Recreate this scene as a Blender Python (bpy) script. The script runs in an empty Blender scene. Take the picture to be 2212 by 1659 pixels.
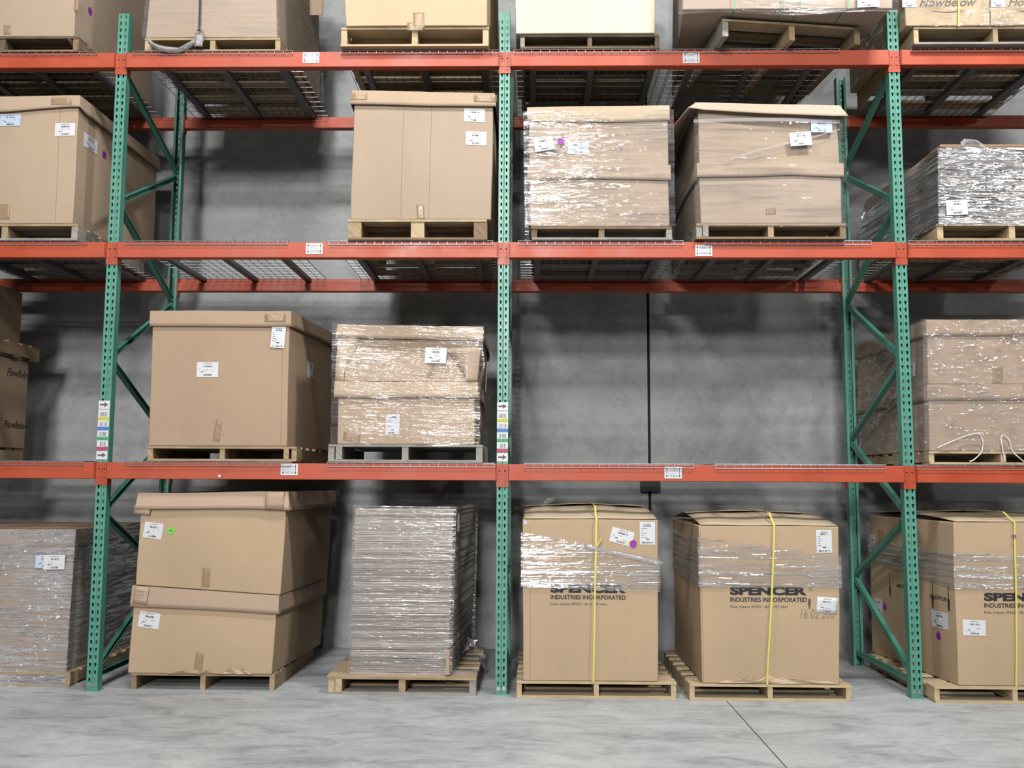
import bpy, bmesh, math, random
from math import sin, cos, pi, radians
from mathutils import Vector, Matrix, noise
random.seed(7); noise.seed_set(7)
C = bpy.context.scene.collection
SC = bpy.context.scene

# ------------------------------------------------------------------ camera
F, PIT, YAW, ROLL, CX, CD, CH = 2063.65, 0.1016, -0.0193, 0.0049, 0.1939, 6.6976, 1.449
def camdir(a, b, c):
    """camera axes (right, up, forward) -> world direction"""
    x, z = cos(ROLL)*a - sin(ROLL)*b, sin(ROLL)*a + cos(ROLL)*b
    x, y, z = x, cos(PIT)*c - sin(PIT)*z, sin(PIT)*c + cos(PIT)*z
    return Vector((cos(YAW)*x + sin(YAW)*y, -sin(YAW)*x + cos(YAW)*y, z))
CAMO = Vector((CX, -CD, CH))
cam = bpy.data.cameras.new('camera'); co = bpy.data.objects.new('camera', cam); C.objects.link(co)
R_, U_, F_ = camdir(1, 0, 0), camdir(0, 1, 0), camdir(0, 0, 1)
co.matrix_world = Matrix(((R_.x, U_.x, -F_.x, CAMO.x), (R_.y, U_.y, -F_.y, CAMO.y), (R_.z, U_.z, -F_.z, CAMO.z), (0, 0, 0, 1)))
cam.sensor_width = 36; cam.sensor_fit = 'HORIZONTAL'; cam.lens = F/2212*36; cam.clip_end = 100
SC.camera = co
def at(px, py, Y):
    """point of the plane y = Y seen at a pixel of the 2212x1659 frame"""
    d = camdir((px-1106)/F, -(py-829.5)/F, 1.0)
    return CAMO + d*((Y-CAMO.y)/d.y)

# ------------------------------------------------------------------ world, lamps, exposure
SC.view_settings.view_transform = 'Standard'; SC.view_settings.look = 'None'
SC.view_settings.gamma = 1.0; SC.view_settings.use_curve_mapping = False
SC.view_settings.exposure = 1.0
w = bpy.data.worlds.new('world'); SC.world = w; w.use_nodes = True
bg = w.node_tree.nodes['Background']; bg.inputs[0].default_value = (.86, .93, 1, 1); bg.inputs[1].default_value = 0.026
def lamp(name, loc, size, energy, col=(1, .99, .98), tilt=0):
    l = bpy.data.lights.new(name, 'AREA'); l.shape = 'RECTANGLE'; l.size = size[0]; l.size_y = size[1]
    l.energy = energy; l.color = col
    o = bpy.data.objects.new(name, l); C.objects.link(o); o.location = loc; o.rotation_euler = (tilt, 0, 0)
    return o
for x, y, e in ((-1.3, -2.4, 130), (3.0, -2.7, 250)):
    lamp('high_bay_and_fill_lamp', (x, y, 7.3), (.9, .4), e)
for x, y, e, sz in ((-1.75, -9.5, 250, (1.0, .5)), (-2.0, -17, 560, (1.6, .8)), (-2.2, -27, 1500, (3.0, 1.4)), (.7, -10.5, 95, (.55, .3)), (8.7, -10.5, 105, (.6, .3))):  # the farthest, largest one is added fill that lights the wall higher up
    lamp('high_bay_and_fill_lamp', (x, y, 7.3), sz, e, tilt=radians(58))  # tilt is added to aim these at the rack, off the floor

# ------------------------------------------------------------------ materials
def nd(nt, t, **kw):
    n = nt.nodes.new(t)
    for k, v in kw.items():
        if k in n.inputs: n.inputs[k].default_value = v
        else: setattr(n, k, v)
    return n
def newmat(name, rough=.6, base=(.5, .5, .5), metal=0, spec=.5):
    m = bpy.data.materials.new(name); m.use_nodes = True
    b = m.node_tree.nodes['Principled BSDF']
    b.inputs['Base Color'].default_value = (*scl(base, ALB), 1); b.inputs['Roughness'].default_value = rough
    b.inputs['Metallic'].default_value = metal; b.inputs['Specular IOR Level'].default_value = spec
    return m, m.node_tree, b
def ramp(nt, fac, stops):
    r = nd(nt, 'ShaderNodeValToRGB'); cr = r.color_ramp
    while len(cr.elements) < len(stops): cr.elements.new(.5)
    for e, (p, c) in zip(cr.elements, stops):
        e.position = p; e.color = (*c, 1) if len(c) == 3 else c
    nt.links.new(fac, r.inputs[0]); return r
def coords(nt, kind='Object', scale=(1, 1, 1), rot=(0, 0, 0)):
    tc = nd(nt, 'ShaderNodeTexCoord'); mp = nd(nt, 'ShaderNodeMapping')
    mp.inputs['Scale'].default_value = scale; mp.inputs['Rotation'].default_value = rot
    nt.links.new(tc.outputs[kind], mp.inputs[0]); return mp.outputs[0]
def noi(nt, vec, scale, detail=4, rough=.55, dist=0):
    n = nd(nt, 'ShaderNodeTexNoise', Scale=scale, Detail=detail, Roughness=rough, Distortion=dist)
    nt.links.new(vec, n.inputs['Vector']); return n.outputs['Fac']
def bump(nt, b, h, strength=.3, dist=.01):
    n = nd(nt, 'ShaderNodeBump', Strength=strength, Distance=dist)
    nt.links.new(h, n.inputs['Height']); nt.links.new(n.outputs[0], b.inputs['Normal']); return n
def mixc(nt, fac, a, b, mode='MIX'):
    m = nd(nt, 'ShaderNodeMix', data_type='RGBA', blend_type=mode)
    for s, v in ((m.inputs[0], fac), (m.inputs[6], a), (m.inputs[7], b)):
        if isinstance(v, (float, int)): s.default_value = v
        elif isinstance(v, tuple): s.default_value = (*v, 1)
        else: nt.links.new(v, s)
    return m.outputs[2]
def scl(c, k): return tuple(min(1, v*k) for v in c)
ALB = .52                                   # all paint, board and wood tones are a shade below their first guess


_mc = {}
def plain(name, col, rough=.6, metal=0, spec=.4):
    k = (name,)
    if k not in _mc: _mc[k] = newmat(name, rough, col, metal, spec)[0]
    return _mc[k]
def cardboard(tone=(.57, .415, .262), name='cardboard'):
    tone = scl(tone, ALB); k = ('card', tone)
    if k in _mc: return _mc[k]
    m, nt, b = newmat(name, .75, tone, 0, .25)
    uv = coords(nt, 'UV'); ob = coords(nt, 'Object')
    n1 = noi(nt, ob, 1.6, 5); n2 = noi(nt, ob, 60, 2)
    fl = noi(nt, coords(nt, 'UV', (60, 1.2, 1)), 3, 2)
    c = ramp(nt, n1, [(.3, scl(tone, .93)), (.7, scl(tone, 1.06))]).outputs[0]
    c = mixc(nt, .10, c, ramp(nt, fl, [(.3, scl(tone, .75)), (.7, scl(tone, 1.2))]).outputs[0])
    sm = ramp(nt, noi(nt, ob, 4.5, 6, .7, .6), [(.60, (0, 0, 0)), (.78, (1, 1, 1))]).outputs[0]
    sf = nd(nt, 'ShaderNodeMath', operation='MULTIPLY'); nt.links.new(sm, sf.inputs[0]); sf.inputs[1].default_value = .22
    c = mixc(nt, sf.outputs[0], c, scl(tone, .6))
    nt.links.new(c, b.inputs['Base Color'])
    bump(nt, b, fl, .10, .004)
    _mc[k] = m; return m
def wood(tone, name='wood', grime=.5):
    tone = scl(tone, ALB); k = ('wood', tone, grime)
    if k in _mc: return _mc[k]
    m, nt, b = newmat(name, .8, tone, 0, .2)
    v = coords(nt, 'UV', (3, 40, 1)); ob = coords(nt, 'Object')
    g = noi(nt, v, 1.5, 5, .6, .8); n2 = noi(nt, ob, 5, 5, .7)
    c = ramp(nt, g, [(.25, scl(tone, .62)), (.5, tone), (.8, scl(tone, 1.22))]).outputs[0]
    d = ramp(nt, n2, [(.42, (0, 0, 0)), (.72, (1, 1, 1))]).outputs[0]
    sf = nd(nt, 'ShaderNodeMath', operation='MULTIPLY'); nt.links.new(d, sf.inputs[0]); sf.inputs[1].default_value = grime
    c = mixc(nt, sf.outputs[0], c, scl(tone, .35)); nt.links.new(c, b.inputs['Base Color'])
    bump(nt, b, g, .3, .004); _mc[k] = m; return m
def paint(name, tone, rough=.35, wear=.25, dark=(.02, .02, .02)):
    tone = scl(tone, ALB); k = ('paint', name)
    if k in _mc: return _mc[k]
    m, nt, b = newmat(name, rough, tone, 0, .5)
    ob = coords(nt, 'Object'); n = noi(nt, ob, 3, 5); n2 = noi(nt, ob, 14, 6, .7, .5)
    c = ramp(nt, n, [(.3, scl(tone, .9)), (.7, scl(tone, 1.1))]).outputs[0]
    d = ramp(nt, n2, [(.66, (0, 0, 0)), (.74, (1, 1, 1))]).outputs[0]
    sf = nd(nt, 'ShaderNodeMath', operation='MULTIPLY'); nt.links.new(d, sf.inputs[0]); sf.inputs[1].default_value = wear
    c = mixc(nt, sf.outputs[0], c, scl(tone, .5)); nt.links.new(c, b.inputs['Base Color'])
    rr = ramp(nt, n, [(.3, (rough*.8,)*3), (.7, (rough*1.4,)*3)]); nt.links.new(rr.outputs[0], b.inputs['Roughness'])
    bump(nt, b, n2, .05, .003); _mc[k] = m; return m
def film(name, lo=.12, hi=.6, streak=(1.2, 26), bstr=.5, thr=(.42, .72), tint=(.62, .60, .60), rot=0, gloss=.16, grough=.09, bdist=.009, iso=(5, 26), gthr=.50):
    k = ('film', name)
    if k in _mc: return _mc[k]
    m, nt, b = newmat(name, .16, tint, 0, .7)
    uv = coords(nt, 'UV', (streak[0], streak[1], 1), (0, 0, rot))
    s1 = noi(nt, uv, 1.6, 5, .62, .9)
    s0 = noi(nt, coords(nt, 'UV', (streak[0], streak[1]*.62, 1), (0, 0, rot)), 1.6, 2, .5, 1.4)
    s2 = noi(nt, coords(nt, 'UV', (iso[0], iso[1], 1), (0, 0, rot)), 1.7, 2, .5, .8)
    s3 = noi(nt, coords(nt, 'UV', (1, 1, 1)), 2.2, 2)
    fac = ramp(nt, s1, [(thr[0], (lo,)*3), (thr[1], (hi,)*3)]).outputs[0]
    big = ramp(nt, s3, [(.35, (.6,)*3), (.65, (1.15,)*3)]).outputs[0]
    mu = nd(nt, 'ShaderNodeMath', operation='MULTIPLY', use_clamp=True); nt.links.new(fac, mu.inputs[0]); nt.links.new(big, mu.inputs[1])
    ad = nd(nt, 'ShaderNodeMath', operation='ADD'); nt.links.new(s0, ad.inputs[0]); nt.links.new(s2, ad.inputs[1])
    bump(nt, b, ad.outputs[0], bstr, bdist)
    tr = nd(nt, 'ShaderNodeBsdfTransparent'); mx = nd(nt, 'ShaderNodeMixShader')
    b.inputs['Specular IOR Level'].default_value = 0; b.inputs['Roughness'].default_value = .6
    nt.links.new(mu.outputs[0], mx.inputs[0]); nt.links.new(tr.outputs[0], mx.inputs[1]); nt.links.new(b.outputs[0], mx.inputs[2])
    bn = b.inputs['Normal'].links[0].from_socket
    gl = nd(nt, 'ShaderNodeBsdfGlossy', Roughness=grough); gl.inputs['Color'].default_value = (1, 1, 1, 1); nt.links.new(bn, gl.inputs['Normal'])
    gm = nd(nt, 'ShaderNodeMixShader'); gf = ramp(nt, s1, [(gthr, (gloss*.12,)*3), (gthr+.14, (gloss*1.7,)*3)])
    nt.links.new(gf.outputs[0], gm.inputs[0]); nt.links.new(mx.outputs[0], gm.inputs[1]); nt.links.new(gl.outputs[0], gm.inputs[2])
    nt.links.new(gm.outputs[0], nt.nodes['Material Output'].inputs[0]); _mc[k] = m; return m

M_ORANGE = paint('orange_red_enamel', (.53, .068, .014), .46, .2)
M_GREEN = paint('green_enamel', (.095, .34, .25), .36, .3)
M_ZINC = plain('galvanised_wire', (.40, .40, .43), .42, .6)
M_CHANNEL = plain('grey_channel_steel', (.20, .20, .21), .5, .4)
M_BOLT = plain('zinc_bolt', (.6, .6, .6), .35, .8)
M_HOLE = plain('hole_dark', (.012, .012, .012), .9)
M_PAPER = plain('white_label_paper', (.78, .79, .82), .5)
M_PAPER_B = plain('pale_blue_label_paper', (.60, .70, .82), .45)
M_INK = plain('black_ink', (.018, .018, .022), .7)
M_INKG = plain('grey_ink', (.22, .22, .24), .7)
M_PURPLE = plain('purple_sticker', (.30, .02, .38), .5)
M_LIME = plain('green_sticker', (.16, .75, .06), .5)
M_YELLOW = plain('yellow_sticker', (.85, .80, .06), .5)
M_BLUE = plain('blue_print', (.02, .22, .72), .5)
M_GRN = plain('green_print', (.04, .45, .16), .5)
M_RED = plain('red_print', (.60, .02, .10), .5)
M_YSTRAP = plain('yellow_strapping', (.80, .72, .16), .4)
M_KSTRAP = plain('black_strapping', (.03, .032, .035), .45)
M_GSTRAP = plain('green_strapping', (.10, .45, .22), .4)
M_BROWN = plain('brown_arrow_print', (.16, .10, .09), .6)
def tape_mat():
    m, nt, b = newmat('packing_tape', .2, (.62, .42, .23), 0, .7)
    bump(nt, b, noi(nt, coords(nt, 'UV', (9, 9, 1)), 6, 4, .6, 1), .5, .006)
    tr = nd(nt, 'ShaderNodeBsdfTransparent'); mx = nd(nt, 'ShaderNodeMixShader', Fac=.42)
    nt.links.new(tr.outputs[0], mx.inputs[1]); nt.links.new(b.outputs[0], mx.inputs[2])
    nt.links.new(mx.outputs[0], nt.nodes['Material Output'].inputs[0]); return m
M_TAPE = tape_mat()
def concrete(name, tone, dark, light, seam=False, rough=.6, sc=(1, 1, 1)):
    tone, dark, light = scl(tone, ALB), scl(dark, ALB), scl(light, ALB); m, nt, b = newmat(name, rough, tone, 0, .35)
    ob = coords(nt, 'Object', sc)
    big = noi(nt, ob, .9, 6, .62, .8); med = noi(nt, ob, 3.2, 8, .68, 1.0); fine = noi(nt, ob, 26, 5, .7)
    c = ramp(nt, big, [(.38, dark), (.48, tone), (.60, light)]).outputs[0]
    c = mixc(nt, .6, c, ramp(nt, med, [(.38, dark), (.47, tone), (.60, light)]).outputs[0])
    c = mixc(nt, .28, c, ramp(nt, fine, [(.3, scl(dark, .9)), (.7, light)]).outputs[0])
    sp = ramp(nt, noi(nt, ob, 9, 7, .75, .3), [(.64, (0, 0, 0)), (.72, (1, 1, 1))]).outputs[0]
    c = mixc(nt, sp, c, scl(dark, .55)) if not seam else c
    if seam:
        hb = noi(nt, coords(nt, 'Object', (.15, 1, 3.2)), 2.2, 3, .4)
        c = mixc(nt, .18, c, ramp(nt, hb, [(.38, scl(dark, .8)), (.6, scl(light, 1.05))]).outputs[0])
        sf = nd(nt, 'ShaderNodeMath', operation='MULTIPLY'); nt.links.new(sp, sf.inputs[0]); sf.inputs[1].default_value = .5
        c = mixc(nt, sf.outputs[0], c, scl(dark, .5))
    nt.links.new(c, b.inputs['Base Color']); bump(nt, b, fine, .12, .01)
    return m
M_WALL = concrete('tilt_up_concrete', (.42, .435, .435), (.27, .285, .29), (.54, .555, .55), True)
M_FLOOR = concrete('floor_concrete', (.49, .505, .51), (.27, .285, .295), (.68, .70, .695), False, .5, (.7, 1.5, 1))

# ------------------------------------------------------------------ mesh helpers
ORG = {}
class MB:
    def __init__(s): s.v = []; s.f = []; s.uv = []; s.mi = []; s.m = 0
    def quad(s, pts, uv=None):
        n = len(s.v); s.v += [Vector(p) for p in pts]; s.f.append(tuple(range(n, n+len(pts))))
        s.uv.append(uv or [(0, 0)]*len(pts)); s.mi.append(s.m)
    def box(s, a, b, ax=None):
        """a box; its uv's u runs along the longest side (or axis ax)"""
        a = Vector(a); b = Vector(b); d = [abs(b[i]-a[i]) for i in range(3)]
        if ax is None: ax = d.index(max(d))
        c = [Vector((x, y, z)) for x in (a.x, b.x) for y in (a.y, b.y) for z in (a.z, b.z)]
        r = random.random()*7
        for q in ((0, 1, 3, 2), (4, 6, 7, 5), (0, 4, 5, 1), (2, 3, 7, 6), (0, 2, 6, 4), (1, 5, 7, 3)):
            P = [c[i] for i in q]; o = [i for i in range(3) if i != ax]
            s.quad(P, [(p[ax]+r, p[o[0]]+p[o[1]]+r) for p in P])
    def grid(s, rows, uvs=None, closed=False):
        n0 = len(s.v); R = len(rows); Q = len(rows[0])
        for r in rows: s.v += [Vector(p) for p in r]
        for i in range(R-1):
            for j in range(Q if closed else Q-1):
                k = (j+1) % Q
                s.f.append((n0+i*Q+j, n0+i*Q+k, n0+(i+1)*Q+k, n0+(i+1)*Q+j)); s.mi.append(s.m)
                if uvs:
                    u2 = uvs[i][j+1] if closed or j+1 < len(uvs[i]) else uvs[i][k]
                    u3 = uvs[i+1][j+1] if closed or j+1 < len(uvs[i+1]) else uvs[i+1][k]
                    s.uv.append([uvs[i][j], u2, u3, uvs[i+1][j]])
                else: s.uv.append([(0, 0)]*4)
    def tube(s, pts, r, n=6):
        pts = [Vector(p) for p in pts]; rows = []
        for i, p in enumerate(pts):
            d = (pts[min(i+1, len(pts)-1)]-pts[max(i-1, 0)]).normalized()
            a = d.orthogonal().normalized() if i == 0 else (rows_a - d*rows_a.dot(d)).normalized()
            rows_a = a; b_ = d.cross(a)
            rows.append([p+(a*cos(2*pi*k/n)+b_*sin(2*pi*k/n))*r for k in range(n)])
        s.grid(rows, None, True)
        s.quad(rows[0][::-1]); s.quad(rows[-1])
    def disc(s, c, r, ax, n=14, th=0):
        """a disc of thickness th facing -y (ax 1) or +-x"""
        c = Vector(c)
        def ring(k): return [c+Vector((r*cos(2*pi*i/n), k, r*sin(2*pi*i/n)) if ax == 1 else (k, r*cos(2*pi*i/n), r*sin(2*pi*i/n))) for i in range(n)]
        if th:
            a, b_ = ring(0), ring(-th if ax == 1 else th); s.grid([a, b_], None, True); s.quad(b_)
        else: s.quad(ring(0))
    def build(s, name, mats, parent=None, smooth=False, merge=False, sharp=40):
        o = ORG.get(parent.name, Vector()) if parent else Vector()
        me = bpy.data.meshes.new(name)
        me.from_pydata([tuple(v-o) for v in s.v], [], s.f)
        uvl = me.uv_layers.new(name='UVMap'); fl = [c for f in s.uv for c in f]
        uvl.data.foreach_set('uv', [x for c in fl for x in c])
        for m in (mats if isinstance(mats, (list, tuple)) else [mats]): me.materials.append(m)
        me.polygons.foreach_set('material_index', s.mi)
        if merge:
            b = bmesh.new(); b.from_mesh(me); bmesh.ops.remove_doubles(b, verts=b.verts, dist=.0004)
            bmesh.ops.recalc_face_normals(b, faces=b.faces); b.to_mesh(me); b.free()
        if smooth:
            me.polygons.foreach_set('use_smooth', [True]*len(me.polygons)); me.set_sharp_from_angle(angle=radians(sharp))
        ob = bpy.data.objects.new(name, me); C.objects.link(ob)
        if parent: ob.parent = parent; ORG[ob.name] = o
        return ob
def tag(o, label, cat=None, group=None, kind=None):
    o['label'] = label
    if cat: o['category'] = cat
    if group: o['group'] = group
    if kind: o['kind'] = kind
    return o
def thing(name, label, cat, loc=(0, 0, 0), group=None):
    o = bpy.data.objects.new(name, None); C.objects.link(o); o.location = loc; ORG[o.name] = Vector(loc)
    o.empty_display_size = .1
    return tag(o, label, cat, group)
def structure(name, mb, mat, label=None):
    o = mb.build(name, mat); o['kind'] = 'structure'
    if label: o['label'] = label
    return o
def copy_tree(o, loc=None, parent=None):
    c = o.copy(); C.objects.link(c); c.parent = parent
    if loc is not None: c.location = loc
    for ch in list(o.children):
        d = ch.copy(); C.objects.link(d); d.parent = c
        for g in ch.children:
            e = g.copy(); C.objects.link(e); e.parent = d
    return c
def text_polys(body, size=1, sx=1, shear=0, bold=0, res=3, space=1):
    """vertices and faces of a piece of text in its own plane, starting at 0,0"""
    cu = bpy.data.curves.new('t', 'FONT'); cu.body = body; cu.size = size; cu.shear = shear; cu.offset = bold
    cu.resolution_u = res; cu.space_character = space
    t = bpy.data.objects.new('t', cu); C.objects.link(t)
    dg = bpy.context.evaluated_depsgraph_get(); me = bpy.data.meshes.new_from_object(t.evaluated_get(dg))
    vs = [(v.co.x*sx, v.co.y) for v in me.vertices]; fs = [tuple(p.vertices) for p in me.polygons]
    bpy.data.objects.remove(t); bpy.data.curves.remove(cu); bpy.data.meshes.remove(me)
    return vs, fs

# ------------------------------------------------------------------ the setting
YW = 1.80                                   # face of the concrete wall behind the rack
mb = MB(); mb.box((-9, -12, -.15), (1.505, YW+.3, 0)); mb.box((1.513, -12, -.15), (11, YW+.3, 0)); mb.box((-9, -12, -.30), (11, YW+.3, -.152))
mb.m = 1; mb.box((1.505, -12, -.15), (1.513, YW+.3, -.012))
structure('floor', mb, [M_FLOOR, M_HOLE], 'grey concrete floor with a saw-cut joint')
mb = MB(); mb.box((-9, YW, 0), (1.238, YW+.2, 9)); mb.box((1.262, YW, 0), (11, YW+.2, 9))
mb.m = 1; mb.box((1.238, YW+.03, 0), (1.262, YW+.2, 9))
structure('wall_back', mb, [M_WALL, M_HOLE], 'grey concrete panel wall behind the racking')
mb = MB(); mb.box((1.165, YW-.05, 1.37), (1.335, YW, 1.47))
structure('trim_1', mb, plain('black_steel', (.03, .03, .03), .6), 'black steel plate over the joint in the concrete wall')

# ------------------------------------------------------------------ racking
B = 2.819; PH = 4.877; DEP = 1.219
LV = (1.568, 3.146, 4.564)                  # tops of the beams
LN = ('lowest', 'middle', 'top')
BAY = ('far left bay', 'left middle bay', 'right middle bay', 'far right bay')
def hole_cell(mb, x0, x1, z0, z1, hole, P):
    """a rectangular cell with a hole (list of points, ccw from angle 0); P maps (x,z) to 3d"""
    n = len(hole); cx = sum(h[0] for h in hole)/n; cz = sum(h[1] for h in hole)/n; out = []
    for (hx, hz) in hole:
        dx, dz = hx-cx, hz-cz
        t = min(((x1-cx)/dx if dx > 1e-9 else (x0-cx)/dx if dx < -1e-9 else 1e9), ((z1-cz)/dz if dz > 1e-9 else (z0-cz)/dz if dz < -1e-9 else 1e9))
        out.append((cx+dx*t, cz+dz*t))
    for i in range(n):
        j = (i+1) % n; a, b_ = out[i], out[j]; pts = [P(*hole[i]), P(*a)]
        if abs(a[0]-b_[0]) > 1e-7 and abs(a[1]-b_[1]) > 1e-7:
            cxn = a[0] if (abs(a[0]-x0) < 1e-7 or abs(a[0]-x1) < 1e-7) else b_[0]
            czn = a[1] if (abs(a[1]-z0) < 1e-7 or abs(a[1]-z1) < 1e-7) else b_[1]
            pts.append(P(cxn, czn))
        pts += [P(*b_), P(*hole[j])]; mb.quad(pts)
def teardrop(cx, cz):
    pts = [(cx+.0075*cos(a), cz+.005+.0075*sin(a)) for a in [radians(d) for d in (0, 30, 60, 90, 120, 150, 180)]]
    return pts + [(cx-.0065, cz-.002), (cx-.0035, cz-.014), (cx, cz-.016), (cx+.0035, cz-.014), (cx+.0065, cz-.002)]
def post_mesh(rear):
    """a 3 inch C-shaped post; front face at y=0 looking to -y"""
    mb = MB(); sg = -1 if rear else 1
    n = 96
    for k in range(n):
        z0 = k*.0508; z1 = z0+.0508
        if k == n-1: z1 = PH
        zc = z0+.0254+.014 if False else z0+.0365
        for s in (-1, 1):
            xs = sorted((s*.0035, s*.038))
            P = lambda x, z: (x, 0, z)
            if k == 0: mb.quad([(xs[0], 0, z0), (xs[1], 0, z0), (xs[1], 0, z1), (xs[0], 0, z1)])
            else: hole_cell(mb, xs[0], xs[1], z0, z1, teardrop(s*.0185, z0+.0385-.012), P)
            # side flange with small round holes
            hs = [(sg*(.030)+.0028*cos(a), z0+.020+.0036*sin(a)) for a in [2*pi*i/8 for i in range(8)]]
            ys = sorted((0, sg*.069)); Q = lambda y, z, s=s: (s*.038, y, z)
            hole_cell(mb, ys[0], ys[1], z0, z1, hs, Q)
        mb.quad([(-.0035, 0, z0), (0, sg*.004, z0), (0, sg*.004, z1), (-.0035, 0, z1)])
        mb.quad([(0, sg*.004, z0), (.0035, 0, z0), (.0035, 0, z1), (0, sg*.004, z1)])
    for s in (-1, 1):
        mb.quad([(s*.038, sg*.069, 0), (s*.020, sg*.069, 0), (s*.020, sg*.069, PH), (s*.038, sg*.069, PH)])
    me = mb.build('post', M_GREEN, None, merge=True)
    m = me.modifiers.new('t', 'SOLIDIFY'); m.thickness = .0022; m.offset = 0
    return me
def brace_mb(ya, za, yb, zb):
    """C channel diagonal in the plane of the frame"""
    mb = MB(); a = Vector((0, ya, za)); b_ = Vector((0, yb, zb)); d = (b_-a).normalized(); nrm = Vector((1, 0, 0)).cross(d)
    w, t, e = .019, .018, .003
    def bar(x0, x1, n0, n1):
        c = [a+Vector((x, 0, 0))+nrm*n for x in (x0, x1) for n in (n0, n1)]; g = [p+(b_-a) for p in c]
        P = [c[0], c[1], g[0], g[1], c[2], c[3], g[2], g[3]]
        for q in ((0, 1, 3, 2), (4, 6, 7, 5), (0, 4, 5, 1), (2, 3, 7, 6), (0, 2, 6, 4), (1, 5, 7, 3)): mb.quad([P[i] for i in q])
    bar(-t/1.0, t, w-e, w); bar(-t, t, -w, -w+e); bar(-t, -t+e, -w, w)
    return mb
def barcode(mb, x0, x1, z0, z1, P, n=22, seed=1):
    rnd = random.Random(seed); x = x0
    while x < x1:
        w_ = (x1-x0)/n*rnd.choice((.35, .5, .9)); 
        if rnd.random() < .75: mb.quad([P(x, z0), P(min(x+w_, x1), z0), P(min(x+w_, x1), z1), P(x, z1)])
        x += w_+(x1-x0)/n*.35
frame0 = thing('upright_frame', 'green perforated steel upright frame at the left of the photo, with coloured bay labels', 'rack upright', (-B, 0, 0))
pf = post_mesh(False); pf.parent = frame0
pr = post_mesh(True); pr.parent = frame0; pr.location = (0, DEP, 0)
fn = (.13, 1.221, 2.317, 3.454, 4.46); rn = (.70, 1.793, 2.929, 4.032)
ORG[frame0.name] = Vector()
for i in range(4):
    brace_mb(.066, fn[i]+.02, DEP-.066, rn[i]-.02).build('brace', M_GREEN, frame0)
    brace_mb(.066, fn[i+1]-.02, DEP-.066, rn[i]+.02).build('brace', M_GREEN, frame0)
brace_mb(.066, .10, DEP-.066, .10).build('brace', M_GREEN, frame0)
for y in (.035, DEP-.035):
    mb = MB(); mb.box((-.046, y-.045, 0), (.052, y+.045, .006)); o = mb.build('foot_plate', M_GREEN, frame0)
for s in (-1, 1):
    mb = MB(); mb.disc((s*.0185, 0, .040), .0105, 1, 6, .008); mb.disc((s*.0185, 0, .040), .0135, 1, 16, .003)
    mb.build('foot_bolt', M_BOLT, frame0)
FR = [frame0]
for x, lb in ((0, 'green perforated steel upright frame in the middle, with coloured bay labels'), (B, 'green perforated steel upright frame at the right, without bay labels')):
    c = copy_tree(frame0, (x, 0, 0)); c['label'] = lb; FR.append(c)
    ORG[c.name] = Vector()
for f_, x in zip(FR[:2], (-B, 0)): ORG[f_.name] = Vector((x, 0, 0))
def flat_text(mb, body, x, z, width, height, y, bold=0):
    vs, fs = text_polys(body, 1, 1, 0, bold); 
    if not vs: return
    x0 = min(v[0] for v in vs); x1 = max(v[0] for v in vs); z0 = min(v[1] for v in vs); z1 = max(v[1] for v in vs)
    T = lambda v: (x+(v[0]-x0)/(x1-x0)*width, y, z+(v[1]-z0)/(z1-z0)*height)
    for f in fs: mb.quad([T(vs[i]) for i in f])
def arrow_right(mb, cx, cz, w_, h, y):
    mb.quad([(cx-w_/2, y, cz-h*.17), (cx+w_*.05, y, cz-h*.17), (cx+w_*.05, y, cz+h*.17), (cx-w_/2, y, cz+h*.17)])
    mb.quad([(cx+w_*.03, y, cz-h/2), (cx+w_/2, y, cz), (cx+w_*.03, y, cz+h/2)])
def post_labels(fr, X, code, zpx, dx):
    zt = 2.0
    z1 = at(1086, 870, 0).z+zpx; 
    W = .078
    def panel(nm, za, zb, xo, mats, fill):
        mb = MB(); mb.box((X-W/2+xo, -.0030, za), (X+W/2+xo, -.0012, zb)); p = mb.build(nm, M_PAPER, fr)
        q = MB(); fill(q, xo); q.build('print', mats, p); return p
    def arr(za):
        def f(q, xo): arrow_right(q, X+xo, za+.03, .058, .036, -.0034)
        panel('arrow_label', za, za+.058, dx, M_BROWN, f)
    arr(z1-.058); zb = z1-.415
    arr(zb)
    def big(q, xo):
        zz = z1-.075
        for k, (mi, L) in enumerate(((1, 'D'), (2, 'C'), (3, 'B'), (4, 'A'))):
            q.m = 0; barcode(q, X-.024+xo, X+.026+xo, zz-.036, zz-.006, lambda x, z: (x, -.0034, z), 16, k+3)
            q.m = mi; q.quad([(X-.039+xo, -.0034, zz-.066), (X+.039+xo, -.0034, zz-.066), (X+.039+xo, -.0034, zz-.040), (X-.039+xo, -.0034, zz-.040)])
            q.m = 5; flat_text(q, code+L, X-.034+xo, zz-.063, .068, .019, -.0038)
            zz -= .070
    p = panel('location_label', z1-.352, z1-.062, dx, [M_INKG, M_YELLOW, M_BLUE, M_GRN, M_RED, M_INKG], big)
post_labels(FR[0], -B, 'G07', .005, -.006)
post_labels(FR[1], 0, 'G08', .003, 0)

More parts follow.
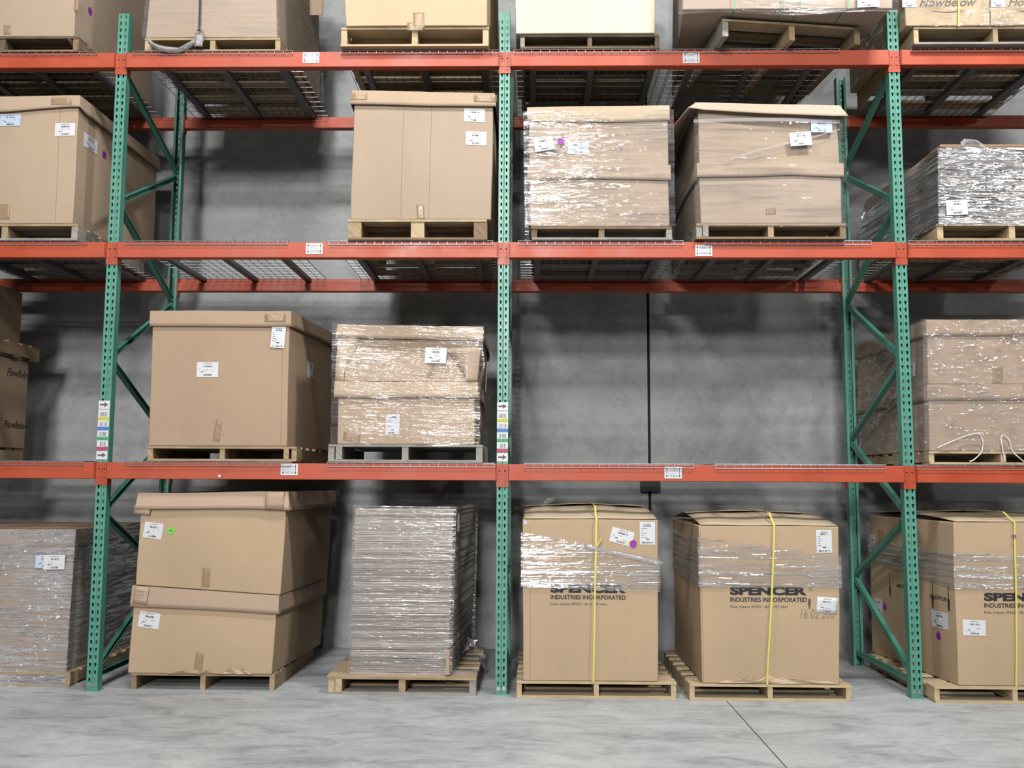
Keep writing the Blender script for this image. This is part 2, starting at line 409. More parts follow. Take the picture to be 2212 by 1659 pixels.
def make_beam(front):
    L = B-.076-.010; mb = MB()
    y0, y1 = (-.030, .040) if front else (-.040, .030)
    h = .114; xa, xb = -L/2, L/2
    # closed step beam: the front (aisle) half full height, the back half 40 mm lower
    if front: prof = [(y0, -h), (y1, -h), (y1, -.041), (y0+.030, -.041), (y0+.030, 0), (y0, 0)]
    else: prof = [(y0, -h), (y1, -h), (y1, 0), (y1-.030, 0), (y1-.030, -.041), (y0, -.041)]
    ra = [(xa, y, z) for y, z in prof]; rb = [(xb, y, z) for y, z in prof]
    mb.grid([ra, rb], None, True); mb.quad(ra[::-1]); mb.quad(rb)
    b_ = bpy.data.objects.new('rack_beam', None); C.objects.link(b_); ORG[b_.name] = Vector()
    rail = mb.build('rail', M_ORANGE, b_)
    bv = rail.modifiers.new('b', 'BEVEL'); bv.width = .004; bv.segments = 2
    for s in (-1, 1):
        mb = MB(); yo = -.0050 if front else .0050; d = -1 if front else 1
        xi = s*(B/2-.0005); xo = s*(B/2-.0390)
        mb.box((min(xi, xo), yo-.002, -.158), (max(xi, xo), yo+.002, .002))
        xp = sorted((s*(B/2-.0390), s*(B/2-.0430))); ys = sorted((yo+d*.002, yo-d*.062)); mb.box((xp[0], ys[0], -.158), (xp[1], ys[1], .002))
        ye = y0 if front else y1
        mb.box((s*(B/2-.0430)-.004, min(ye, yo), -.114), (s*(B/2-.0430)+.004, max(ye, yo)+.002, 0))
        for zz in (-.046,):
            mb.m = 1; mb.disc((s*(B/2-.0185), yo+d*.0024, zz), .0060, 1, 12)
        for zz in (-.020, -.072):
            mb.m = 1; mb.box((s*(B/2-.0185)-.006, yo+d*.0022-.0002, zz-.001), (s*(B/2-.0185)+.006, yo+d*.0022+.0002, zz+.0008))
        mb.m = 0
        for zz in (-.100,): 
            if front: mb.disc((s*(B/2-.0185), yo+d*.002, zz), .009, 1, 12, .005)
        for zz in (-.130,):
            mb.m = 1; mb.box((s*(B/2-.0185)-.006, yo+d*.0022-.0002, zz-.001), (s*(B/2-.0185)+.006, yo+d*.0022+.0002, zz+.0008))
        mb.build('end_connector', [M_ORANGE, M_HOLE], b_)
    return b_
bf = make_beam(True); bb = make_beam(False)
first = {True: bf, False: bb}; used = {True: False, False: False}; BEAMS = {}
for li, z in enumerate(LV):
    for bi in range(4):
        for fr in (True, False):
            loc = ((bi-1.5)*B, 0 if fr else DEP, z)
            if not used[fr]: o = first[fr]; o.location = loc; used[fr] = True
            else: o = copy_tree(first[fr], loc)
            ORG[o.name] = Vector(loc)
            o['label'] = ('orange steel beam along the front of the %s shelf, %s' if fr else 'orange steel beam at the back of the %s shelf, against the wall, %s') % (LN[li], BAY[bi])
            o['category'] = 'rack beam'; o['group'] = 'orange rack beams'
            if fr: BEAMS[(bi, li)] = o
def beam_sign(bi, li, px, py, up, lo):
    p = at(px, py, -.031); w_, h = .120, .080; b_ = BEAMS[(bi, li)]
    mb = MB(); mb.box((p.x-w_/2, -.0335, p.z-h/2), (p.x+w_/2, -.0302, p.z+h/2)); pl = mb.build('location_sign', M_PAPER, b_)
    bv = pl.modifiers.new('b', 'BEVEL'); bv.width = .003; bv.segments = 2; bv.limit_method = 'ANGLE'
    q = MB(); y = -.0339
    q.m = 1; flat_text(q, up, p.x-.034, p.z+.010, .068, .017, y); flat_text(q, lo, p.x-.034, p.z-.029, .068, .017, y)
    q.box((p.x-.036, y-.0001, p.z-.002), (p.x+.036, y, p.z-.0012)); q.m = 0
    for s in (-1, 1):
        x = p.x+s*.044; q.box((x-.0016, y-.0001, p.z-.024), (x+.0016, y, p.z+.024))
        for t in (-1, 1): q.quad([(x-.006, y, p.z+t*.020), (x+.006, y, p.z+t*.020), (x, y, p.z+t*.034)])
    q.build('lettering', [M_INK, M_INKG], pl)
beam_sign(1, 2, 672, 125, 'G07D', 'G07C'); beam_sign(2, 2, 1493, 125, 'G08D', 'G08C')
beam_sign(1, 1, 679, 537, 'G07C', 'G07B'); beam_sign(2, 1, 1520, 541, 'G08C', 'G08B')
beam_sign(1, 0, 625, 1014, 'G07B', 'G07A'); beam_sign(2, 0, 1454, 1021, 'G08B', 'G08A')

p = at(474, 1028, -.031); mb = MB(); mb.disc((p.x, -.0302, p.z), .010, 1, 9, .002); mb.build('paper_scrap', M_PAPER, BEAMS[(1, 0)])
def make_deck():
    d = bpy.data.objects.new('wire_deck', None); C.objects.link(d); ORG[d.name] = Vector()
    W = 1.168; r = .0027; zt = .0085; mb = MB()
    for i in range(19):
        x = W*i/18; rr = r
        mb.tube([(x, -.0385, -.024), (x, -.0385, -.002), (x, -.033, zt-.001), (x, -.026, zt), (x, DEP+.026, zt), (x, DEP+.034, zt-.003), (x, DEP+.038, -.024)], rr, 4)
    for j in range(13):
        y = .02+j*(DEP-.04)/12; mb.tube([(0, y, zt-.005), (W, y, zt-.005)], r, 4)
    for y, z in ((-.0430, -.022), (-.0375, .006), (DEP+.043, -.022)): mb.tube([(-.003, y, z), (W+.003, y, z)], r, 5)
    mb.build('wire_grid', M_ZINC, d)
    for x in (.14, .58, 1.03):
        m2 = MB(); z0 = zt-.0085
        m2.box((x-.024, .005, z0-.030), (x-.021, DEP-.005, z0)); m2.box((x+.021, .005, z0-.030), (x+.024, DEP-.005, z0))
        m2.box((x-.021, .005, z0-.0305), (x+.021, DEP-.005, z0-.0275)); m2.build('support_channel', M_CHANNEL, d)
    return d
deck0 = make_deck(); n = 0
DK = {2: [(0, 207-336), (1, 290), (1, 737), (2, 1110), (2, 1462), (3, 1967)],
      1: [(0, 186-345), (1, 272), (1, 712), (2, 1120), (2, 1523), (3, 1962)],
      0: [(0, 176-352), (1, 270), (1, 707), (2, 1133), (2, 1545), (3, 1980)]}
DY = {2: 112, 1: 524, 0: 1002}
for li in DK:
    seen = set()
    for bi, px in DK[li]:
        loc = (at(px, DY[li], -.03).x, 0, LV[li])
        o = deck0 if n == 0 else copy_tree(deck0, loc)
        o.location = loc; n += 1
        side = '' if bi in (0, 3) else (' right half of' if bi in seen else ' left half of'); seen.add(bi)
        tag(o, 'galvanised wire mesh deck on the %s shelf,%s %s' % (LN[li], side, BAY[bi]), 'wire deck', 'wire mesh decks on the beams')

# ------------------------------------------------------------------ loads: a deformable six-sided box
class Hex:
    def __init__(s, Yf, px, depth=1.2, dxl=0., dxr=0., zb=None, bulge=(0, 0, 0), amp=.004, seed=0, zt=None, yaw=0, dzb=0):
        TL, TR, BR, BL = [at(x, y, Yf) for x, y in px]
        if zb is not None: BL.z = BR.z = zb
        if zt is not None: TL.z = TR.z = zt
        for p in (TR, BR): p.y += yaw*(p.x-BL.x)
        bk = [Vector((dxl, depth, dzb)), Vector((dxr, depth, dzb))]
        s.c = {(0, 0, 1): TL, (1, 0, 1): TR, (1, 0, 0): BR, (0, 0, 0): BL,
               (0, 1, 1): TL+bk[0], (1, 1, 1): TR+bk[1], (1, 1, 0): BR+bk[1], (0, 1, 0): BL+bk[0]}
        s.bulge = bulge; s.amp = amp; s.seed = seed
        s.W = (TR-TL).length; s.D = depth; s.H = ((TL-BL).length+(TR-BR).length)/2
        s.org = Vector(((BL.x+BR.x)/2, Yf+depth/2, min(BL.z, BR.z)))
    def base(s, u, v, w):
        p = Vector()
        for (a, b, c), q in s.c.items():
            p += q*((u if a else 1-u)*(v if b else 1-v)*(w if c else 1-w))
        return p
    def pt(s, u, v, w, ex=0., ez=0., dirs=None):
        """surface point; ex = offset outwards sideways, ez = offset up"""
        p = s.base(u, v, w); q = lambda a, b: 16*a*(1-a)*b*(1-b) if 0 <= a <= 1 and 0 <= b <= 1 else 0
        dx = (-1 if u <= 1e-6 else 1 if u >= 1-1e-6 else 0); dy = (-1 if v <= 1e-6 else 1 if v >= 1-1e-6 else 0)
        if dirs: dx, dy = dirs
        bf_, bs, bt = s.bulge
        p.x += dx*(ex+bs*q(v, w)); p.y += dy*(ex+bf_*q(u, w))
        if w >= 1-1e-6: p.z += bt*q(u, v)
        p.z += ez
        f = p*2.3+Vector((s.seed*7.1, 0, 0)); nv = noise.noise_vector(f)
        if w < .02 : nv = Vector((nv.x, nv.y, 0))
        return p+nv*s.amp
    def ring(s, nu, nv):
        r = [(i/nu, 0) for i in range(nu)]+[(1, j/nv) for j in range(nv)]+[(1-i/nu, 1) for i in range(nu)]+[(0, 1-j/nv) for j in range(nv)]
        m = []; a = 0
        pr = r[0]
        for q in r+[r[0]]:
            a += abs(q[0]-pr[0])*s.W+abs(q[1]-pr[1])*s.D; m.append(a); pr = q
        return r, m
    def shell(s, mb, wl, wh, ex, n=8, nu=16, nv=16, cap=True, floor=False, ez=0.):
        r, m = s.ring(nu, nv); rows = []; uvs = []
        f = lambda g, *a: g(*a) if callable(g) else g
        for k in range(n+1):
            row = []
            for (u, v) in r:
                a, b = f(wl, u, v), f(wh, u, v); w_ = a+(b-a)*k/n
                row.append(s.pt(u, v, w_, f(ex, u, v, w_), ez if k == n else 0))
            rows.append(row); hh = [f(wl, *r[j % len(r)])+(f(wh, *r[j % len(r)])-f(wl, *r[j % len(r)]))*k/n for j in range(len(r)+1)]
            uvs.append([(m[j], hh[j]*s.H) for j in range(len(r)+1)])
        mb.grid(rows, uvs, True)
        for on, w_, k in ((cap, 1, n), (floor, 0, 0)):
            if not on: continue
            rr = []; uu = []
            for j in range(nv+1):
                row = []
                for i in range(nu+1):
                    u, v = i/nu, j/nv
                    if i in (0, nu) or j in (0, nv):
                        e = f(ex, u, v, w_)
                        dx = -1 if i == 0 else 1 if i == nu else 0; dy = -1 if j == 0 else 1 if j == nv else 0
                        row.append(s.pt(u, v, (f(wh, u, v) if k else f(wl, u, v)), e, ez if k else 0, (dx, dy)))
                    else: row.append(s.pt(u, v, w_, 0, ez if k else 0))
                rr.append(row); uu.append([(i/nu*s.W, j/nv*s.D) for i in range(nu+1)])
            mb.grid(rr, uu)
    def uw(s, px, py, face='front'):
        """where a pixel of the photo falls on the front face"""
        u, w_ = .5, .5
        Yp = (s.c[(0, 0, 0)].y+s.c[(1, 0, 0)].y)/2; T = at(px, py, Yp)
        for _ in range(12):
            p = s.base(u, 0, w_); e = 1e-3
            du = (s.base(u+e, 0, w_)-p)/e; dw = (s.base(u, 0, w_+e)-p)/e
            det = du.x*dw.z-dw.x*du.z; rx, rz = T.x-p.x, T.z-p.z
            u += (rx*dw.z-dw.x*rz)/det; w_ += (du.x*rz-rx*du.z)/det
        return u, w_
    def mapper(s, face, a0, w0, off, rot=0, bend=None):
        """returns P(x, z) from metres about a point of a face to 3d"""
        ca, sa = cos(rot), sin(rot)
        L = {'front': s.W, 'right': s.D, 'left': -s.D}[face]
        def P(x, z, extra=0.):
            X, Z = ca*x-sa*z, sa*x+ca*z; a = a0+X/L; w_ = w0+Z/s.H; e = off+extra+(bend(x, z) if bend else 0)
            if face == 'front': return s.pt(a, 0, w_, e)
            return s.pt(1 if face == 'right' else 0, a, w_, e)
        return P
def grid_patch(mb, P, x0, x1, z0, z1, nx=8, nz=6):
    mb.grid([[P(x0+(x1-x0)*i/nx, z0+(z1-z0)*j/nz) for i in range(nx+1)] for j in range(nz+1)],
            [[(x0+(x1-x0)*i/nx, z0+(z1-z0)*j/nz) for i in range(nx+1)] for j in range(nz+1)])
def solid(o, t=.005, off=-1):
    m = o.modifiers.new('t', 'SOLIDIFY'); m.thickness = t; m.offset = off
def ship_label(parent, hx, where, w_=.15, h=.095, rot=0, face='front', mat=None, off=.002, seed=1, vert=False, bend=None, name='shipping_label'):
    a, b = hx.uw(*where) if face == 'front' else where
    P = hx.mapper(face, a, b, off, radians(rot), bend)
    mb = MB(); grid_patch(mb, P, -w_/2, w_/2, -h/2, h/2, 6, 4); o = mb.build(name, mat or M_PAPER, parent, bool(bend)); solid(o, .0008, 0)
    P2 = hx.mapper(face, a, b, off+.0012, radians(rot), bend); q = MB(); rnd = random.Random(seed)
    k = w_/.15; g = lambda x0, x1, z0, z1: q.quad([P2(x0*w_, z0*h), P2(x1*w_, z0*h), P2(x1*w_, z1*h), P2(x0*w_, z1*h)])
    q.m = 1; g(-.18, .2, .38, .41)
    if vert:
        q.m = 0; barcode(q, -.25*w_, .25*w_, .28*h, .35*h, P2, 18, seed); barcode(q, -.36*w_, .36*w_, -.45*h, -.38*h, P2, 22, seed+1)
        for i in range(5): g(-.4, -.4+.3*rnd.random()+.1, .2-i*.1, .215-i*.1)
        q.m = 0; g(-.1, .12, -.28, -.24)
    else:
        q.m = 0; barcode(q, -.20*w_, .22*w_, .16*h, .27*h, P2, 20, seed); barcode(q, -.18*w_, .20*w_, -.42*h, -.31*h, P2, 20, seed+1)
        g(-.30, -.17, -.17, -.13); q.m = 1
        for i in range(5):
            x = -.42+.14*rnd.random()+i*.13; z = rnd.choice((.02, -.05, -.2, -.27)); g(x, x+.10, z, z+.02)
    q.build('print', [M_INK, M_INKG], o); return o
def dot(parent, hx, where, r=.022, mat=None, face='front', name='round_sticker', off=.0025, mark=False):
    a, b = hx.uw(*where) if face == 'front' else where; P = hx.mapper(face, a, b, off)
    mb = MB(); mb.quad([P(r*cos(2*pi*i/20), r*sin(2*pi*i/20)) for i in range(20)])
    if mark:
        mb.m = 1; P = hx.mapper(face, a, b, off+.0006)
        for k in range(3): mb.quad([P(-r*.6+k*.008, .001-k*.002), P(-r*.6+k*.008+.012, .003-k*.002), P(-r*.6+k*.008+.012, .006-k*.002), P(-r*.6+k*.008, .004-k*.002)])
    o = mb.build(name, [mat or M_PURPLE, M_INK], parent); solid(o, .0006, 0); return o
def tape(parent, hx, where, w_=.055, h=.13, face='front', rot=0, off=.0025, name='packing_tape'):
    a, b = hx.uw(*where) if face == 'front' else where; P = hx.mapper(face, a, b, off, radians(rot))
    mb = MB(); grid_patch(mb, P, -w_/2, w_/2, -h/2, h/2, 4, 6); o = mb.build(name, M_TAPE, parent, True); solid(o, .0006, 0); return o
def face_text(parent, hx, where, items, mat, face='front', name='printed_lettering', off=.0016, rot=0):
    """items: (text, x, z, width, height, bold, shear)"""
    a, b = hx.uw(*where) if face == 'front' else where; P = hx.mapper(face, a, b, off, rot); mb = MB()
    for (t, x, z, w_, h, bold, sh) in items:
        vs, fs = text_polys(t, 1, 1, sh, bold, 3)
        x0 = min(v[0] for v in vs); x1 = max(v[0] for v in vs); z0 = min(v[1] for v in vs); z1 = max(v[1] for v in vs)
        n0 = len(mb.v)
        mb.v += [P(x+(v[0]-x0)/(x1-x0)*w_, z+(v[1]-z0)/(z1-z0)*h) for v in vs]
        for f in fs: mb.f.append(tuple(n0+i for i in f)); mb.uv.append([(0, 0)]*len(f)); mb.mi.append(0)
    return mb.build(name, mat, parent)
def carton(label, hx, mat=None, name='cardboard_box', group=None, top=True, cat='box', nu=14, nz=10, seams=()):
    t = thing(name, label, cat, hx.org, group)
    mb = MB(); hx.shell(mb, 0, 1, 0, nz, nu, 14, top, True)
    o = mb.build('carton_body', mat or cardboard(), t, True, True, 35)
    bv = o.modifiers.new('b', 'BEVEL'); bv.width = .006; bv.segments = 3; bv.limit_method = 'ANGLE'; bv.angle_limit = radians(50)
    for u in seams:
        q = MB(); P = hx.mapper('front', u, .5, .0006)
        grid_patch(q, P, -.0012, .0012, -hx.H*.49, hx.H*.47, 1, 10); q.build('flap_seam', cardboard((.30, .20, .12)), t)
    t['hx'] = 0; return t
def lid(t, hx, h=.11, off=.008, sag=None, flare=0., mat=None, peel=None, name='carton_lid'):
    """a tray lid over the top of the box; sag(u,v) lowers its lower edge, peel(u,v) lifts it"""
    w0 = 1-h/hx.H
    wl = (lambda u, v: w0+(sag(u, v) if sag else 0)/hx.H)
    ex = (lambda u, v, w_: off+flare*max(0, (1-w_)/(1-w0))+(peel(u, v)*max(0, (1-w_)/(1-w0)) if peel else 0))
    mb = MB(); hx.shell(mb, wl, 1, ex, 4, 24, 20, True, False, .004)
    o = mb.build(name, mat or cardboard((.56, .405, .275)), t, True, True, 35); solid(o, .005, 0)
    return o
def wrap(label, hx, wl=-.02, wh=1.0, ex=.020, mat=None, cap=False, crease=.004, n=26, nu=40, name='stretch_wrap', group='clear stretch film around the pallet loads', exf=None, seed=0):
    t_mb = MB()
    f = lambda g, *a: g(*a) if callable(g) else g
    def E(u, v, w_):
        k = u*hx.W if v in (0, 1) else v*hx.D
        c = noise.noise(Vector((k*2.0+seed*9, w_*hx.H*22, u+v*3)))*crease
        return max((exf(u, v, w_) if exf else ex)+c, .006)
    hx.shell(t_mb, wl, wh, E, n, nu, 26, cap, False, .006)
    o = t_mb.build(name, mat or FILM, None, True, True, 60)
    o.location = (0, 0, 0)
    return tag(o, label, 'stretch wrap', group)
def strap(label, hx, u0, u1, mat, w_=.013, name='strapping_band', ztop=0., over=1.0, back=True, off=.006, bot=0.0):
    """a ribbon up the front, over the top and down the back"""
    pts = []
    for k in range(17): f_ = k/16; pts.append((hx.pt(u0+(u1-u0)*f_, 0, bot+(over-bot)*f_*.999, off), Vector((0, -1, 0))))
    for k in range(1, 12): pts.append((hx.pt(u1, k/12, over, 0, off+ztop), Vector((0, 0, 1))))
    if back:
        for k in range(11): pts.append((hx.pt(u1, 1, over*(1-k/10)*.999, off), Vector((0, 1, 0))))
    mb = MB(); rows = [[p+Vector((-w_/2, 0, 0)), p+Vector((w_/2, 0, 0))] for p, n_ in pts]; mb.grid(rows)
    o = mb.build(name, mat); solid(o, .0012, 0)
    return tag(o, label, 'strap', 'straps around the loads')

PAL = {'fresh': wood((.66, .51, .31), 'fresh_pine', .22), 'tan': wood((.50, .37, .22), 'tan_pine', .4), 'grey': wood((.42, .39, .34), 'weathered_grey_wood', .55),
       'dark': wood((.20, .15, .10), 'dark_stained_wood', .6), 'brown': wood((.33, .23, .14), 'brown_wood', .5)}
def pallet(label, x0, x1, yf, z0, h=.14, depth=1.2, tone='tan', sw=.038, yaw=0, nb=7, bottom=True, mixed=None, lead=True, double=False, ends=None):
    W = x1-x0; t = thing('wooden_pallet', label, 'pallet', (x0, yf, z0), 'wooden pallets under the loads')
    t.rotation_euler = (0, 0, yaw); ORG[t.name] = Vector()
    rnd = random.Random(hash((round(x0*100), round(z0*10))) & 255); th = .016; bt = .016 if bottom else 0
    M = lambda i: PAL[mixed[i % len(mixed)]] if mixed else PAL[tone]
    for i, x in enumerate((0, W/2-sw/2, W-sw)):
        mb = MB(); j = rnd.uniform(-.004, .004); mb.box((x, .004+abs(j), bt), (x+sw, depth-.004, h-th), 1)
        if ends and i == ends[0]: mb.box((x+sw*ends[1], -.002, bt), (x+sw*ends[1]+sw, depth*.4, h-th), 1)
        o = mb.build('stringer', M(i), t); bv = o.modifiers.new('b', 'BEVEL'); bv.width = .003
    ys = []
    for i in range(nb):
        bw = .135 if i in (0, nb-1) else .085; y = (depth-bw)*i/(nb-1); ys.append((y, bw))
        mb = MB(); a = rnd.uniform(-.003, .003); mb.box((a, y, h-th), (W+a, y+bw, h-.0005*rnd.random()))
        o = mb.build('deck_board', M(i+1), t); bv = o.modifiers.new('b', 'BEVEL'); bv.width = .002
    if bottom:
        for i in range(5):
            bw = .13 if i in (0, 4) else .09; y = (depth-bw)*i/4
            mb = MB(); a = rnd.uniform(-.003, .003); mb.box((a, y, .0005), (W+a, y+bw, bt))
            o = mb.build('bottom_board', M(i+2), t); bv = o.modifiers.new('b', 'BEVEL'); bv.width = .002
    return t
def X(px, py, Y): return at(px, py, Y).x
FILM = film('clear_stretch_film', .04, .26, bstr=.6, gloss=.075, gthr=.57)
FILM_HEAVY = film('thick_stretch_film', .03, .22, (1.0, 24), .8, (.38, .66), gloss=.26, gthr=.50)
FILM_LIGHT = film('thin_stretch_film', .04, .20, (1.0, 18), .4, (.45, .75))
FILM_TIGHT = film('banded_stretch_film', .10, .50, (.6, 40), .9, (.36, .64), rot=.12, gloss=.30, gthr=.47)
dZ = .012
Z1, Z2, Z3 = LV[0]+dZ, LV[1]+dZ, LV[2]+dZ
BOX = cardboard(); BOX_L = cardboard((.60, .45, .29)); BOX_D = cardboard((.42, .30, .20)); BOX_W = cardboard((.80, .70, .54))

# ================================================================== floor level
# A0: wrapped box at the left edge
pallet('tan wooden pallet under the shrink-wrapped box at the left edge of the floor', X(-190, 1484, .12), X(150, 1484, .12), .12, 0, .100, 1.2, 'tan')
h = Hex(.14, [(-185, 1145), (160, 1145), (140, 1462), (-200, 1462)], 1.22, zb=.10, seed=1, bulge=(.012, .01, 0))
t = carton('brown shrink-wrapped lidded box on the floor at the left edge', h, cardboard((.44, .32, .22)))
lid(t, h, .115, .008, mat=cardboard((.46, .33, .22)))
ship_label(t, h, (.26, .79), .10, .14, 0, 'right', seed=3, vert=False)
wo = wrap('glossy stretch film around the box on the floor at the left edge', h, -.16, 1.0, .020, film('painted_glint_film', .26, .85, (1.4, 20), 1.2, (.44, .62), (.85, .80, .80), gloss=.4, gthr=.46, iso=(9, 26)), crease=.007, seed=1)  # pale streaks and tint in this film's colour stand in for glints
ship_label(wo, h, (103, 1212), .14, .09, 1, mat=M_PAPER_B, off=.030, seed=5); ship_label(wo, h, (122, 1214), .15, .10, 1, off=.034, seed=6)

# A1a: two stacked lidded boxes
pallet('brown wooden pallet without front bottom boards, under the two stacked lidded boxes on the floor', X(282, 1490, .06), X(592, 1490, .06), .06, 0, .112, 1.2, 'tan', .036, bottom=False, mixed=['brown', 'tan', 'tan'])
hb = Hex(.05, [(292, 1266), (600, 1288), (587, 1458), (276, 1452)], 1.22, dxr=.07, zb=.113, seed=2, bulge=(.014, .012, 0), amp=.008)
t = carton('lower of the two stacked brown lidded boxes on the floor, left middle bay', hb, BOX)
lid(t, hb, .13, .012, sag=lambda u, v: .01*sin(3*u), flare=.006, mat=cardboard((.52, .38, .275)))
ship_label(t, hb, (323, 1338), .15, .105, -5, seed=8); tape(t, hb, (430, 1432), .055, .16, rot=-2)
P = hb.mapper('front', *hb.uw(308, 1284), .028, radians(-4)); mb = MB(); grid_patch(mb, P, -.05, .05, -.055, .055, 4, 4)
o = mb.build('folded_flap', cardboard((.55, .40, .29)), t, True); solid(o, .004, 0)
face_text(t, hb, (300, 1284), [('QUALITY', 0, .02, .055, .012, .01, 0), ('BOX CERT', 0, 0, .045, .008, 0, 0), ('ECT', 0, -.018, .03, .008, 0, 0)], M_INKG, off=.032, name='flap_print')
ht = Hex(.045, [(306, 1067), (621, 1064), (606, 1284), (293, 1262)], 1.22, dxr=.07, seed=2, bulge=(.014, .012, 0), amp=.008)
for k in ((0, 0, 0), (1, 0, 0), (0, 1, 0), (1, 1, 0)): ht.c[k].z = hb.c[(k[0], k[1], 1)].z+.008
t = carton('upper of the two stacked brown lidded boxes on the floor, with a green dot', ht, BOX)
lid(t, ht, .115, .016, sag=lambda u, v: (.012*sin(pi*u) if v == 0 else 0), flare=.012, mat=cardboard((.60, .44, .32)))
ship_label(t, ht, (331, 1146), .135, .115, -6, seed=9); dot(t, ht, (370, 1146), .025, M_LIME, mark=True); tape(t, ht, (447, 1247), .055, .13, rot=-2)
P = ht.mapper('front', *ht.uw(313, 1103), .020, radians(-6)); mb = MB(); grid_patch(mb, P, -.05, .045, -.03, .03, 4, 3)
o = mb.build('folded_flap', cardboard((.55, .41, .30)), t, True); solid(o, .004, 0)
P = ht.mapper('front', *ht.uw(597, 1082), .034, radians(1)); mb = MB(); grid_patch(mb, P, -.07, .065, -.055, .057, 4, 3)
o = mb.build('corner_flap', cardboard((.54, .39, .27)), t, True); solid(o, .004, 0)

def torn_edge(t, hx, u0, u1, h, seed, mat, face='front'):
    rnd = random.Random(seed); n = 14; mb = MB(); hs_ = [h*(.35+.65*rnd.random())*sin(pi*(i+.6)/(n+1.2))/hx.H for i in range(n+1)]
    mb.grid([[hx.pt(u0+(u1-u0)*i/n, 0, .004+hs_[i]*k/3, .006+.006*sin(k*1.4+i)) for i in range(n+1)] for k in range(4)])
    o = mb.build('torn_edge', mat, t); solid(o, .004, 0)
t0_ = [o for o in bpy.data.objects if o.get('label', '').startswith('lower of the two stacked brown')][0]
torn_edge(t0_, hb, .28, .66, .030, 3, cardboard((.50, .37, .25))); torn_edge(t0_, hb, .66, .86, .050, 5, cardboard((.62, .47, .32)))
# A1b: tall stack of flattened cartons
pallet('tan wooden pallet under the tall stack of flattened cardboard on the floor', X(708, 1502, -.035), X(1028, 1502, -.035), -.035, 0, .118, 1.22, 'tan', .045, mixed=['fresh', 'tan', 'grey'], ends=(0, 1.1))
hs = Hex(.02, [(768, 1097), (981, 1100), (969, 1464), (757, 1458)], 1.2, dxr=.08, dxl=.08, zb=.124, seed=3, amp=.002)
mb = MB(); a = at(706, 1466, -.03); mb.box((a.x, -.03, .1185), (hs.base(1, 0, 0).x-.02, 1.1, .1235), 0)
tag(mb.build('slip_sheet', cardboard((.58, .43, .28))), 'flat cardboard slip sheet lying on the pallet under the tall stack', 'cardboard sheet')
NS = 74; z0 = .1245; z1 = hs.base(.5, 0, 1).z; th = (z1-z0)/NS; rnd = random.Random(4)
CSH = [cardboard((.42, .36, .31), 'kraft_board'), cardboard((.30, .255, .22), 'kraft_board_dark'), cardboard((.52, .46, .41), 'kraft_board_light')]
for k in range(NS):
    w_ = (k+.5)/NS; a = hs.base(0, 0, w_); b = hs.base(1, 0, w_); j = rnd.uniform(-.006, .006); jy = rnd.uniform(-.004, .004); zz = z0+k*th
    d = .08; mb = MB(); e = .006*sin(k*.21)
    nn = 8; rows = []
    for zq in (zz+.0006, zz+th-.0008):
        row = []
        for i in range(nn+1): x = a.x+j+(b.x-a.x)*i/nn; row.append((x, .02+jy+e, zq+.0012*sin(i*1.7+k)))
        for i in range(nn+1): x = b.x+j+d-(b.x-a.x)*i/nn; row.append((x, 1.2+jy, zq))
        rows.append(row)
    mb.grid(rows, [[(p[0], p[2]*.2) for p in r]+[(0, 0)] for r in rows], True); mb.quad(rows[1], [(p[0], p[1]) for p in rows[1]]); mb.quad(rows[0][::-1], [(p[0], p[1]) for p in rows[0][::-1]])
    tag(mb.build('flattened_carton', CSH[rnd.choice((0, 0, 1, 2))]), 'flattened cardboard carton lying in the tall shrink-wrapped stack on the floor', 'cardboard sheet', 'flattened cartons in the tall stack')
hw = Hex(.012, [(765, 1095), (984, 1098), (974, 1466), (754, 1460)], 1.22, dxr=.085, dxl=.075, zb=.126, seed=3, amp=.002)
wo = wrap('stretch film around the tall stack of flattened cardboard', hw, 0.0, 1.004, .007, film('grey_stretch_film', .06, .26, (.8, 60), .45, (.36, .66), (.60, .58, .58), gloss=.10, gthr=.56), cap=True, crease=.002, seed=2)
ship_label(wo, hw, (.055, .91), .10, .12, 0, 'right', off=.016, seed=12)
mb = MB(); P0 = Vector((hs.base(1, 0, 0).x+.005, .01, .13)); mb.box(P0, P0+Vector((.003, .07, .17))); mb.box(P0+Vector((-.022, -.022, 0)), P0+Vector((.003, -.018, .17)))
tag(mb.build('corner_board', cardboard((.52, .39, .27))), 'cardboard corner protector at the right foot of the tall stack', 'corner protector')
mb = MB(); prv = None; pts = [(hs.base(1, .3, 0).x+.05+.16*f_, .45+.25*f_+.04*sin(7*f_), .23+.05*sin(4*f_)-.17*f_*f_) for f_ in [i/14 for i in range(15)]]
mb.grid([[Vector(p)+Vector((.03*sin(i*1.3), 0, .025+.015*sin(i*2.1))), Vector(p)+Vector((.01*cos(i), .02*sin(i*2), 0)), Vector(p)-Vector((.02*cos(i*1.7), .03, .03))] for i, p in enumerate(pts)], [[(i*.03, j*.05) for j in range(3)] for i in range(15)])
o = mb.build('film_tail', film('tail_film', .3, .75, (6, 6), .9, (.4, .6)), None, True); tag(o, 'loose crumpled tail of clear film hanging right of the tall cardboard stack', 'plastic film')

